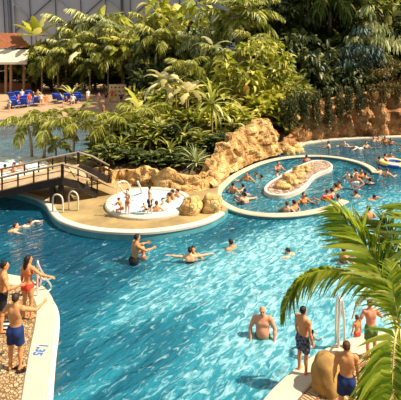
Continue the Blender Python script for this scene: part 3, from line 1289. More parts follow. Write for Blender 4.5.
tan_rim = plain('rim_plaster', (0.60, 0.51, 0.37), 0.7, var=0.08, scale=1.5, bump=0.05)
white_rim = plain('rim_white', (0.66, 0.59, 0.47), 0.65, var=0.05, scale=2.0)
rock_m = rockmat('rock_ochre', (0.16, 0.065, 0.02), (0.54, 0.31, 0.11), (0.84, 0.58, 0.26), 1.5)
rock_b = rockmat('rock_brown', (0.10, 0.04, 0.015), (0.44, 0.21, 0.08), (0.76, 0.44, 0.18), 0.9)
bould_m = rockmat('boulder_ochre', (0.40, 0.21, 0.07), (0.62, 0.40, 0.15), (0.76, 0.54, 0.24), 1.8)
pave = cobble('tan_cobble', (0.36, 0.22, 0.10), (0.60, 0.43, 0.24), (0.16, 0.09, 0.04), 13.0)
deck_m = plain('deck_sandstone', (0.36, 0.25, 0.105), 0.85, var=0.35, scale=0.9, bump=0.1)
earth_m = plain('earth', (0.10, 0.06, 0.03), 0.95, var=0.5, scale=1.5, bump=0.4)
sand_m = plain('beach_sand', (0.42, 0.275, 0.155), 0.95, var=0.15, scale=0.7, bump=0.1)

# pool basin
bm = bmesh.new()
for x, y in ((-90, -4), (70, -4), (70, 60), (-90, 60)):
    bm.verts.new((x, y, -1.4))
bm.faces.new(bm.verts)
struct(bmo('floor', bm, None, plain('basin_tile', (0.16, 0.50, 0.56), 0.6, var=0.12, scale=0.5)), 'pale turquoise floor of the swimming pool under the water', 'pool floor')

# water
bm = bmesh.new()
bmesh.ops.create_grid(bm, x_segments=8, y_segments=4, size=1)
bmesh.ops.transform(bm, matrix=Matrix.Translation((-10, 28, 0)) @ Matrix.Diagonal((80, 31.5, 1, 1)), verts=bm.verts)
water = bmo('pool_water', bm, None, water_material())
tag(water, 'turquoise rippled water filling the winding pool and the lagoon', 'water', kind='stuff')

# ---- land with the hot tub (between bridge, rock wall and ring pool)
LZ = 0.3
front_px = [(-60, 184), (-20, 187), (0, 190), (20, 194), (37, 199), (46, 205), (51, 213), (59, 220.5), (75, 226.5), (95, 230.5), (120, 232.5), (145, 232.5), (170, 230), (195, 225.5), (212, 220), (224, 213)]
front = [Vector((p.x, p.y, 0)) for p in smooth_path(pl(front_px, LZ), 6)]
back = pl([(228, 208), (216, 200), (219, 183), (214, 172), (190, 166), (130, 152), (95, 153), (75, 156.5), (50, 157), (20, 158), (-20, 158), (-70, 158)], LZ)
o = prism('ground', [(p.x, p.y) for p in front + back], -1.5, LZ, deck_m)
prism_side(o, plain('pool_wall_teal', (0.10, 0.33, 0.36), 0.6, var=0.2, scale=2))
struct(o, 'sand coloured paved bank around the small hot tub', 'ground')
struct(ribbon('trim_1', front, 0.27, 0.03, 0.23, LZ + 0.04, white_rim), 'cream kerb along the curved bank of the pool', 'kerb')
struct(ribbon('trim_2', pl([(-70, 159), (-20, 159), (20, 159), (50, 158), (75, 157.5), (92, 154)], LZ), 0.3, 0.02, -1.4, LZ + 0.06, white_rim), 'pale kerb along the near shore of the lagoon', 'kerb')

# ---- ring pool wall, open on its right side
ring_px = [(345, 200), (335, 205), (320, 209.5), (300, 213), (278, 214.5), (257, 213.5), (239, 210), (226, 204.5), (218, 198), (218, 191), (223.5, 184), (234, 175.5), (248, 168), (263, 162), (280, 158), (298, 156),
           (318, 155.5), (336, 157), (350, 159.5), (362, 163), (371, 167.5), (376, 172.5)]
RZ = 0.17
ring_m = plain('ring_plaster', (0.56, 0.47, 0.34), 0.7, var=0.15, scale=1.2)
ring = smooth_path(pl(ring_px, RZ), 8)
struct(ribbon('wall_ring', ring, 0.14, 0.14, -1.4, RZ - .06, plain('pool_wall_teal', (0.10, 0.33, 0.36), 0.6, var=0.2, scale=2)), 'teal wall of the ring pool below its cream coping', 'pool wall')
struct(ribbon('trim_3', ring, 0.2, 0.2, RZ - .06, RZ, ring_m), 'cream coping around the ring pool, open towards the right', 'kerb')

# ---- island in the ring pool
isl_px = [(266, 188), (271, 182.5), (281, 176.5), (292, 170), (304, 164.5), (315, 161), (325, 161.5), (331, 165), (329, 169), (320, 172.5), (312, 177), (306, 184), (298, 190), (285, 194.5), (273, 194.5), (267, 192)]
isl = smooth_path(pl(isl_px, 0.17), 6, True)
o = prism('island', [(p.x, p.y) for p in isl], -1.4, 0.17, cobble('pebble_pink', (0.34, 0.21, 0.14), (0.62, 0.47, 0.35), (0.16, 0.09, 0.06), 5.0))
tag(o, 'pebble paved island in the middle of the ring pool', 'island', kind='structure')
struct(ribbon('trim_4', isl, 0.09, 0.05, -1.4, 0.21, white_rim, closed=True), 'white kerb around the pebbled island', 'kerb')
for i, (x, y, sx, sy, sz, lb) in enumerate([
        (283, 188.5, .75, .6, .40, 'broad flat ochre boulder at the near end of the pebbled island'),
        (293.5, 184.5, .62, .55, .48, 'rounded ochre boulder on the island just behind the broad flat one'),
        (289, 179.5, .6, .5, .42, 'pale ochre boulder near the far kerb of the pebbled island, left of the row'),
        (299, 177.5, .68, .6, .55, 'tallest ochre boulder in the middle of the pebbled island'),
        (305.5, 171.5, .6, .55, .46, 'ochre boulder right behind the tallest one on the island'),
        (297.5, 171, .45, .4, .34, 'small ochre boulder at the far kerb of the pebbled island')]):
    b = boulder('boulder', at(x, y, 0.13), (sx * .56, sy * .56, sz * .6), bould_m, 10 + i)
    tag(b, lb, 'boulder', 'boulders on the pebbled island')

for i, (x, y, sx, sy, sz, lb) in enumerate([
        (190.5, 213, .48, .44, .46, 'ochre boulder on the bank, left of a pair by the ring pool'),
        (211.5, 211, .5, .45, .55, 'ochre boulder on the bank, right of a pair and touching the ring pool wall'),
        (287, 156, .62, .6, .62, 'big sandy boulder in the water below the right end of the rock face'),
        (297.5, 154, .5, .5, .45, 'smaller sandy boulder in the water behind the ring pool')]):
    z = LZ - 0.03 if i < 2 else -0.2
    tag(boulder('boulder', at(x, y, z), (sx, sy, sz), bould_m, 30 + i), lb, 'boulder')

# ---- jungle ground
bed_px = [(88, 173), (102, 184), (130, 186), (165, 191), (200, 192), (214, 186), (219, 181), (232, 172), (247, 164.5), (262, 158.5), (280, 154), (296, 150), (304, 143.5), (330, 139.5), (360, 138), (401, 136.5), (480, 134)]
bed = [at(x, y, LZ) if x < 270 else at(x, y - 3.2, 0) for x, y in bed_px]
bed2 = [(p.x, p.y) for p in bed] + [(75, 60), (75, 112), (-20, 112), (onx(150, 66, 1).x, 66.0)] + [tuple(at(x, y, .1)[:2]) for x, y in ((139, 117), (128, 122), (121, 135), (113, 148), (98, 157), (88, 165))]
BP = np.array(bed2)


def bed_dist(x, y):
    """signed distance to the edge of the planted ground, positive inside"""
    a = BP
    b = np.roll(BP, -1, 0)
    p = np.array((x, y))
    ab = b - a
    t = np.clip(((p - a) * ab).sum(1) / (ab * ab).sum(1), 0, 1)
    d = np.linalg.norm(p - a - ab * t[:, None], axis=1).min()
    c = ((a[:, 1] > y) != (b[:, 1] > y)) & (x < (b[:, 0] - a[:, 0]) * (y - a[:, 1]) / (b[:, 1] - a[:, 1] + 1e-12) + a[:, 0])
    return d if c.sum() % 2 else -d


def sst(x):
    x = min(1, max(0, x))
    return x * x * (3 - 2 * x)


def terr(x, y):
    d = bed_dist(x, y)
    return 0.5 + 0.4 * sst(d / 2.5) + 2.3 * sst((d - 2.5) / 14) + 0.15 * noise.noise(Vector((x * .4, y * .4, 0)))


gx = np.arange(-24, 75, 0.9)
gy = np.arange(17, 113, 0.9)
V, Fc, idx = [], [], {}
for i, x in enumerate(gx):
    for j, y in enumerate(gy):
        if bed_dist(x, y) > -0.05:
            idx[i, j] = len(V)
            V.append((x, y, terr(x, y)))
for (i, j) in idx:
    if all(k in idx for k in ((i + 1, j), (i + 1, j + 1), (i, j + 1))):
        Fc.append((idx[i, j], idx[i + 1, j], idx[i + 1, j + 1], idx[i, j + 1]))
struct(pym('ground_planted', V, Fc, None, earth_m, True), 'dark planted earth mound under the jungle', 'ground')

# ---- rock faces
wl = [at(x, y, LZ - 0.1) for x, y in ((80, 181), (90, 183), (102, 185), (130, 187), (150, 189), (165, 192.5), (185, 194), (202, 193.5), (212, 189))]
struct(rock_band('wall_rock_low', wl, [0.5, .75, .8, .85, .9, 0.95, .8, 0.75, 0.9], 0.6, rock_m, 0.75, 0.2), 'low wall of ochre rocks behind the hot tub', 'rock wall')
rf = [at(x, y, LZ - 0.1) for x, y in ((210, 190), (216.5, 187), (221, 181.5), (232, 172.5), (247, 165), (262, 159), (275, 155.5), (284, 153))]
struct(rock_band('wall_rock_face', rf, [.6, .85, 1.1, 1.5, 1.95, 2.25, 2.45, 1.5], 0.9, rock_m, 0.7, 0.20, 0.34), 'tall ochre rock face rising along the ring pool', 'rock wall')
rb = [at(x, y, 0) for x, y in ((280, 151), (292, 148.5), (304, 143), (330, 139), (360, 137.5), (401, 136), (440, 135), (480, 134))]
struct(rock_band('wall_rock_far', rb, [.4, .7, 2.0, 3.4, 3.8, 3.6, 3.4, 3.2], 1.0, rock_b, 1.0, 0.3, 0.45, 0.22, 0.1), 'brown ribbed rock wall along the far side of the pool', 'rock wall')
struct(ribbon('trim_5', [p + Vector((0, 0, 0)) for p in pl([(296, 147.5), (304, 143.4), (330, 139.6), (360, 138), (401, 136.6), (440, 135.5), (480, 134.5)], 0.1)], 0.5, 0.10, -1.4, 0.12, tan_rim),
       'sandy ledge along the foot of the far rock wall', 'ledge')

# ---- beach behind the lagoon
V, Fc = [], []
bp0 = [at(x, y, 0) for x, y in ((-130, 119), (-60, 119), (0, 119.5), (40, 118.5), (80, 117.5), (110, 118), (146, 117))]
rows = [(-1.5, -.3), (0, 0.0), (1.5, 0.25), (6, 0.6), (14, 1.0), (62, 1.2)]
for dy, z in rows:
    for p in bp0:
        V.append((p.x * (1 + dy / 60), p.y + dy, z))
k = len(bp0)
for i in range(len(rows) - 1):
    for j in range(k - 1):
        Fc.append((i * k + j, i * k + j + 1, (i + 1) * k + j + 1, (i + 1) * k + j))
struct(pym('ground_beach', V, Fc, None, sand_m, True), 'pale sand beach on the far side of the lagoon', 'beach')

# ---- left pool edge with paving
le_px = [(30, 440), (38, 418), (43.5, 400), (46.5, 372), (49.5, 345), (52.5, 325), (53.5, 309), (51.5, 299), (46, 290.5), (38, 284), (26, 279), (10, 275.5), (-12, 273), (-50, 271)]
le = smooth_path(pl(le_px, LZ), 6)
poly = [(p.x, p.y) for p in le] + [(-14, 14), (-14, 4.5)]
struct(prism('deck', poly, -1.4, LZ, pave), 'tan cobbled paving beside the pool, near left', 'paving')
struct(ribbon('trim_6', le, 0.43, 0.03, -1.4, LZ + 0.035, tan_rim), 'broad cream kerb of the cobbled pool edge with blue depth mark', 'kerb')
struct(ribbon('trim_7', le, -0.0, 0.15, -1.4, 0.06, white_rim), 'white overflow step under the cobbled pool edge', 'kerb')

# ---- right pool edge
re_px = [(240, 440), (255, 416), (268, 397), (280, 384.5), (292, 373.5), (305, 363.5), (318, 355), (333, 347), (347, 341.5), (365, 336.5), (385, 333), (410, 330), (470, 326)]
re_ = smooth_path(pl(re_px, LZ), 6)
poly = [(p.x, p.y) for p in re_] + [(14, 10), (14, 3.8), (1, 3.8)]
struct(prism('deck_right', poly, -1.4, LZ, pave), 'tan cobbled paving beside the pool, near right under the palm', 'paving')
struct(ribbon('trim_8', re_, 0.04, 0.46, -1.4, LZ + 0.035, tan_rim), 'cream kerb of the pool edge by the big boulder', 'kerb')
# drain grating inside the kerb
gr_path = []
for i, p in enumerate(re_):
    t = (re_[min(i + 1, len(re_) - 1)] - re_[max(i - 1, 0)]).normalized()
    gr_path.append(p + Vector((t.y, -t.x, 0)) * 0.60)
gr = empty('drain_grating', gr_path[20])
tag(gr, 'brown slotted drain grating set in the paving along the kerb', 'drain')
for nm, w0, w1 in (('grating_rail', .14, -.10), ('grating_rail', -.10, .14)):
    q = ribbon(nm, gr_path, w0, w1, LZ - 0.02, LZ + 0.02, plain('grate_brown', (0.22, 0.11, 0.05), 0.7), None, bevel=0.004)
    q.parent = gr
    q.location = -gr.location
bm = bmesh.new()
acc = 0
for i in range(len(gr_path) - 1):
    a, b = gr_path[i], gr_path[i + 1]
    L = (b - a).length
    m = max(1, int(L / 0.08))
    for kk in range(m):
        c = a.lerp(b, (kk + .5) / m)
        d = b - a
        box(bm, (c.x, c.y, LZ + 0.012), (0.04, 0.2, 0.02), math.atan2(d.y, d.x))
q = bmo('grating_slats', bm, gr, plain('grate_tan', (0.55, 0.36, 0.2), 0.7))
q.location = -gr.location

tag(boulder('boulder', at(326, 390, LZ - .05), (.315, .30, .50), plain('boulder_gold', (0.42, 0.24, 0.07), 0.85, var=0.35, scale=3.0, bump=0.25), 51, 0.13), 'big smooth ochre boulder on the paving between two bathers', 'boulder')

# depth mark on the kerb
cu = bpy.data.curves.new('depth_mark', 'FONT')
cu.body = '1,35'
cu.size = 0.23
cu.extrude = 0.002
cu.offset = 0.008
cu.align_x = 'CENTER'
cu.align_y = 'CENTER'
to = bpy.data.objects.new('depth_mark', cu)
C.objects.link(to)
pm = at(40.3, 349.5, LZ + .04)
to.location = (pm.x, pm.y, LZ + 0.037)
to.rotation_euler = (0, 0, math.radians(-98))
to.scale = (0.95, 1.3, 1)
cu.materials.append(plain('paint_blue', (0.05, 0.15, 0.42), 0.6))
bpy.context.view_layer.update()
dg = bpy.context.evaluated_depsgraph_get()
tm = bpy.data.meshes.new_from_object(to.evaluated_get(dg))
t2 = bpy.data.objects.new('depth_mark', tm)
C.objects.link(t2)
t2.location, t2.rotation_euler, t2.scale = to.location, to.rotation_euler, to.scale
bpy.data.objects.remove(to)
to = t2
to.name = 'depth_mark'
tag(to, 'blue painted depth figure on the cream pool kerb', 'marking')

# ---- hot tub on the bank
ht = at(149, 203.5, LZ)
t = empty('hot_tub', ht)
tag(t, 'round white hot tub full of pale water on the bank', 'hot tub')
RT = 1.62
cir = [(RT * math.cos(a), RT * 1.05 * math.sin(a), 0) for a in [i * math.pi / 32 for i in range(64)]]
ribbon('rim', [Vector(c) for c in cir], 0.0, 0.30, 0.0, 0.14, white_rim, t, True, 0.05)
bm = bmesh.new()
bmesh.ops.create_circle(bm, cap_ends=True, segments=64, radius=RT + .02)
wt = bmo('tub_water', bm, t, plain('tub_water', (0.50, 0.66, 0.68), 0.12, var=0.15, scale=3, bump=0.25, spec=0.5))
wt.location = (0, 0, 0.09)
wt['label'] = 'pale bubbling water'

# second tub by the bridge
ht2 = at(2, 170, LZ)
t = empty('paddling_pool', ht2)
tag(t, 'shallow white round pool with bathers behind the footbridge', 'pool')
cir = [(2.1 * math.cos(a), 2.3 * math.sin(a), 0) for a in [i * math.pi / 32 for i in range(64)]]
ribbon('rim', [Vector(c) for c in cir], 0.0, 0.35, 0.0, 0.18, white_rim, t, True, 0.05)
bm = bmesh.new()
bmesh.ops.create_circle(bm, cap_ends=True, segments=64, radius=2.1)
wt = bmo('pool_surface', bm, t, plain('tub_water2', (0.66, 0.82, 0.82), 0.15, var=0.1, scale=2, bump=0.2))
wt.scale = (1, 1.09, 1)
wt.location = (0, 0, 0.12)

# ---- footbridge
wood = plain('bridge_dark', (0.022, 0.015, 0.012), 0.7, var=0.3, scale=4)
plank = plain('bridge_plank', (0.50, 0.34, 0.19), 0.8, var=0.25, scale=3, bump=0.1)
railm = plain('bridge_rail', (0.30, 0.24, 0.18), 0.6, var=0.15, scale=5)
br = empty('footbridge', at(60, 190, LZ))
tag(br, 'humped wooden footbridge with railings crossing the channel', 'bridge')


def bx(px, py, Y):
    return atd(px, py, Y)


# near edge of the walkway, left to right (pixel of the beam foot, distance)
near = [bx(-40, 207, 19.0), bx(0, 198.5, 19.0), bx(30, 191.5, 19.0), bx(62, 185, 18.9), bx(78, 189, 19.2), bx(97, 198, 19.9)]
wid = Vector((0.05, 2.3, 0.0))
BW = 0.32


def strip(name, A, off, h, th, mat):
    """beam along polyline A shifted by off: height h upwards, thickness th along the bridge's width"""
    V, Fc = [], []
    for p in A:
        q = p + off
        for dy, dz in ((0, 0), (th, 0), (th, h), (0, h)):
            V.append((q.x, q.y + dy, q.z + dz))
    for i in range(len(A) - 1):
        for a in range(4):
            b = (a + 1) % 4
            Fc.append((i * 4 + a, (i + 1) * 4 + a, (i + 1) * 4 + b, i * 4 + b))
    Fc += [(0, 1, 2, 3), tuple(len(V) - 4 + i for i in (3, 2, 1, 0))]
    o = pym(name, V, Fc, br, mat)
    o.location = -br.location
    return o


strip('beam', near, Vector((0, 0, 0)), BW, 0.12, wood)
strip('beam', near, wid, BW, 0.12, wood)
bm = bmesh.new()
for i in range(len(near) - 1):
    a, b = near[i], near[i + 1]
    L = (b - a).length
    m = max(1, int(L / 0.16))
    ang = math.atan2(b.z - a.z, (Vector((b.x, b.y)) - Vector((a.x, a.y))).length)
    az = math.atan2(b.y - a.y, b.x - a.x)
    for kk in range(m):
        c = a.lerp(b, (kk + .5) / m) + wid * 0.5 + Vector((0, 0, BW - 0.01))
        M = Matrix.Translation(c) @ Matrix.Rotation(az, 4, 'Z') @ Matrix.Rotation(-ang, 4, 'Y')
        box(bm, (0, 0.06, 0), (L / m * 0.92, 2.3, 0.06), M=M)
o = bmo('walkway', bm, br, plank)
o.location = -br.location
for side in (0, 1):
    off = wid * side + Vector((0, 0.06, BW))
    for q, hgt, rr in ((0, 0.58, 0.05), (1, 0.3, 0.018)):
        path = [p + off + Vector((0, 0, hgt)) for p in near]
        o = tube('handrail' if q == 0 else 'mid_rail', path, rr, br, railm if q == 0 else wood, 8)
        o.location = -br.location
    for seg, f in ((0, .4), (1, 0.05), (1, .58), (2, .1), (2, .55), (3, 0.0), (3, .98), (4, .45), (4, 0.7), (4, 1.0)):
        p = near[seg].lerp(near[seg + 1], f) + off
        bm = bmesh.new()
        th = 0.11 if (seg, f) == (3, 0.0) else 0.055
        box(bm, (p.x, p.y, p.z + 0.24), (th, th, 0.72))
        o = bmo('post', bm, br, wood)
        o.location = -br.location
for px in (52.5, 61):
    for dy in (0.15, 2.0):
        p = onx(px, 18.95 + dy, 0.8)
        bm = bmesh.new()
        box(bm, (p.x, p.y, .55), (0.2, 0.2, 1.35))
        o = bmo('pier', bm, br, wood)
        o.location = -br.location

# ---- handrails
steel = plain('steel_rail', (0.82, 0.80, 0.74), 0.3, metal=0.5)


def handrail(name, label, paths, r=0.024, mat=None):
    e = empty(name, paths[0][0])
    tag(e, label, 'handrail')
    for p in paths:
        o = tube('rail', smooth_path(p, 6), r, e, mat or steel, 8)
        o.location = -e.location
    return e


def h3(px, py, z):
    return at(px, py, z)


def railing(foot, top, out_top, out_low, back):
    return [foot, foot.lerp(top, .55), top, out_top.lerp(top, .5) + Vector((0, 0, .02)), out_top, out_low, back]


a0 = at(37.5, 297, LZ)
a1 = at(45.5, 295, LZ)
handrail('pool_handrail', 'pale steel handrails leading down into the pool beside the woman in red', [
    [a0, a0 + Vector((0, 0, .55)), a0 + Vector((-.02, .05, .95)), at(39, 266, 1.15), at(45, 277, .75), at(50.5, 284.5, .45), at(51, 288.5, .28), at(46.5, 292.5, LZ - .02)],
    [a1 + Vector((-.28, .38, 0)), a1 + Vector((-.28, .4, .5)), at(36, 272.5, .98), at(42.5, 279.5, .62), at(50, 279, .3), at(53, 277, -.1)]])
b0 = at(338.6, 349, LZ)
b1 = at(344.2, 347.5, LZ)
q = handrail('pool_ladder', 'tall pale ladder rails standing at the pool edge by the boulder', [
    [b0, b0 + Vector((0, 0, .5)), b0 + Vector((.04, .03, .98)), b0 + Vector((.07, .13, 1.06)), b0 + Vector((.07, .32, .95)), b0 + Vector((.07, .4, .4)), b0 + Vector((.07, .42, -.9))],
    [b1, b1 + Vector((0, 0, .5)), b1 + Vector((-.03, .03, .98)), b1 + Vector((-.03, .13, 1.06)), b1 + Vector((-.0, .32, .95)), b1 + Vector((0, .4, .4)), b1 + Vector((0, .42, -.9))]], 0.03)
for i in range(3):
    bm = bmesh.new()
    c = (b0 + b1) * 0.5
    box(bm, (c.x + .035, c.y + .42, -.1 - i * .28), (.24, .08, .03))
    o = bmo('step', bm, q, steel)
    o.location = -q.location
handrail('tub_handrail', 'slanting pale handrail rising at the back of the hot tub', [[at(142, 194, LZ), at(140.5, 188, .75), at(137.5, 181.5, 1.15)]], 0.05, white_rim)
c0 = at(117.5, 207, LZ)
handrail('tub_handrail', 'thin bent pale handrail at the left side of the hot tub', [[c0, c0 + Vector((0, 0, .9)), c0 + Vector((.05, .05, 1.05)), c0 + Vector((.35, .3, 1.0)), c0 + Vector((.55, .5, .5)), c0 + Vector((.6, .55, .1))]], 0.028)
d0 = at(53, 212, LZ)
handrail('bank_handrail', 'low white handrail at the kerb under the footbridge', [
    [d0, d0 + Vector((0, 0, .6)), d0 + Vector((.2, -.05, .75)), d0 + Vector((.42, -.1, .6)), d0 + Vector((.45, -.1, 0))],
    [d0 + Vector((.6, .25, 0)), d0 + Vector((.6, .25, .65)), d0 + Vector((.8, .2, .8)), d0 + Vector((1.0, .15, .6)), d0 + Vector((1.0, .15, 0))]], 0.035, white_rim)

# ---- dome wall
DY = 92.0
mem = plain('dome_membrane', (0.60, 0.63, 0.70), 0.6, var=0.04, scale=0.3)
V, Fc = [], []
nx, nz = 60, 20


def dome_pt(x, z):
    return Vector((x, DY + 0.0035 * (x + 20) ** 2 * -1 + (-0.004 * z * z), z))


x0, x1 = -75.0, 60.0
for j in range(nz + 1):
    for i in range(nx + 1):
        V.append(dome_pt(x0 + (x1 - x0) * i / nx, -1 + 34 * j / nz))
for j in range(nz):
    for i in range(nx):
        a = j * (nx + 1) + i
        Fc.append((a, a + 1, a + nx + 2, a + nx + 1))
struct(pym('wall_dome', V, Fc, None, mem, True), 'grey membrane wall of the dome behind the jungle', 'wall')
girder = plain('girder_grey', (0.13, 0.14, 0.17), 0.5)
lattice = plain('lattice_grey', (0.42, 0.45, 0.52), 0.5)
fr = empty('dome_framework', (0, DY - .6, 0))
fr['kind'] = 'structure'
fr['label'] = 'steel girders and diagonal lattice in front of the dome membrane'
fr['category'] = 'steel framework'


def on_dome(px, py, d=0.35):
    # march to the membrane
    Y = DY - 8
    for _ in range(20):
        p = atd(px, py, Y)
        Y = dome_pt(p.x, p.z).y - d
    return atd(px, py, Y)


def member(name, pts, r, mat):
    o = tube(name, pts, r, fr, mat, 6)
    o.location = -fr.location
    return o


for px, w in ((12, .42), (122, .3), (209, .3), (-60, .4)):
    p = on_dome(px, 10, .6)
    member('girder', [dome_pt(p.x, z) + Vector((0, -.6, 0)) for z in range(0, 34, 3)], w, girder)
p = on_dome(7, 10, .6)
member('girder', [dome_pt(p.x, z) + Vector((0, -.5, 0)) for z in range(0, 34, 3)], .2, lattice)
# lattice of diagonals
sx, sz = 5.2, 4.6
for i in range(-14, 11):
    xx = -20 + i * sx
    if not (x0 + 6 < xx < 25):
        continue
    member('mullion', [dome_pt(xx, z) + Vector((0, -.25, 0)) for z in range(0, 34, 3)], .1, girder)
for s in (-1, 1):
    for i in range(-16, 13):
        pts = []
        for k in range(0, 29):
            z = 1.5 + k * 1.1
            x = -20 + i * 2 * sx + s * (z - 10) * sx / sz
            if x0 + 2 < x < 28:
                pts.append(dome_pt(x, z) + Vector((0, -.3, 0)))
        if len(pts) > 3:
            member('diagonal', pts, .13, girder if s > 0 else lattice)

# ---- thatched hut
hut = empty('thatched_hut', onx(5, 70, 1.0))
tag(hut, 'open beach hut with rust red pitched roof and pale lower awning', 'hut')
thatch = plain('roof_rust', (0.30, 0.10, 0.04), 0.9, var=0.3, scale=3, bump=0.5)
awn = plain('awning_cream', (0.74, 0.58, 0.42), 0.85, var=0.12, scale=1)
post_m = plain('hut_post', (0.40, 0.24, 0.12), 0.8, var=0.2, scale=2)


def hp(px, py, Y=70):
    return atd(px, py, Y) - hut.location


e0, e1 = hp(-42, 48.5, 67), hp(28, 47.5, 67)
r0, r1 = hp(-30, 33, 70.5), hp(20, 33, 70.5)
f0, f1 = hp(-42, 47, 74), hp(27, 47, 74)
bm = bmesh.new()
vs = [bm.verts.new(v) for v in (e0, e1, r1, r0, f0, f1)]
bm.faces.new((vs[0], vs[1], vs[2], vs[3]))
bm.faces.new((vs[5], vs[4], vs[3], vs[2]))
bm.faces.new((vs[1], vs[5], vs[2]))
bm.faces.new((vs[4], vs[0], vs[3]))
bm.faces.new((vs[0], vs[4], vs[5], vs[1]))
bmo('roof', bm, hut, thatch)
bm = bmesh.new()
g0, g1 = hp(-45, 62.5, 64), hp(27, 62, 64)
u0, u1 = hp(-45, 50, 67), hp(29, 49.5, 67)
k0, k1 = hp(-45, 50, 74.5), hp(29, 49.5, 74.5)
lo_ = Vector((0, 0, -.35))
vs = [bm.verts.new(v) for v in (g0, g1, u1, u0, k0, k1, g0 + lo_, g1 + lo_, k0 + lo_, k1 + lo_)]
for q in ((0, 1, 2, 3), (3, 2, 5, 4), (6, 7, 1, 0), (8, 9, 7, 6), (7, 9, 5, 2, 1), (8, 6, 0, 3, 4), (9, 8, 4, 5)):
    bm.faces.new([vs[i] for i in q])
bmo('awning', bm, hut, awn)
for px, Y in ((6, 65), (11, 65), (24, 66), (-8, 65), (-30, 65), (6, 73), (24, 73), (-30, 73)):
    b = onx(px, Y, 1.0) - hut.location
    bm = bmesh.new()
    box(bm, (b.x, b.y, 2.5), (.32, .32, 5.4))
    bmo('post', bm, hut, post_m)
bm = bmesh.new()
b = onx(10, 67, 1.0) - hut.location
box(bm, (b.x - 4, b.y + 3, 0.75), (14, 5, 1.5))
bmo('counter', bm, hut, plain('counter_brown', (0.28, 0.12, 0.05), 0.8, var=0.3, scale=2))

# ---- notice board
sg = empty('notice_board', onx(117.5, 56, 0.75))
tag(sg, 'tan notice board with rows of dark marks at the edge of the jungle', 'sign')
c = atd(117.5, 91.5, 56) - sg.location
bm = bmesh.new()
box(bm, (c.x, c.y, c.z), (2.25, .1, 1.85))
bmo('board', bm, sg, plain('board_tan', (0.85, 0.58, 0.27), 0.7, var=0.1, scale=2))
for i in range(4):
    for j in range(3):
        bm = bmesh.new()
        box(bm, (c.x - .75 + i * .5, c.y - .065, c.z + .55 - j * .5), (.2 + .1 * ((i + j) % 2), .02, .16))
        bmo('marking', bm, sg, plain('board_mark', (0.22, 0.10, 0.04), 0.7))
for s in (-1, 1):
    bm = bmesh.new()
    box(bm, (c.x + s * 1.0, c.y + .12, (c.z + .9) / 2), (.12, .12, c.z + 0.9))
    bmo('post', bm, sg, post_m)

# ------------------------------------------------------------------ planting


def ground_at(px, Y, base=None):
    z = 1.0
    for _ in range(4):
        p = onx(px, Y, z)
        z = terr(p.x, p.y) if base is None else base
    return onx(px, Y, z)


def topz(py, Y):
    return atd(200, py, Y).z


def T(name, label, cat, px, Y, top, wpx, kind, tone, seed, base=None, group=None):
    b = ground_at(px, Y, base)
    h = topz(top, Y) - b.z
    w = wpx / F * Y
    return tree(name, label, cat, b, (w * 1.12, h), kind, tone, seed, group)


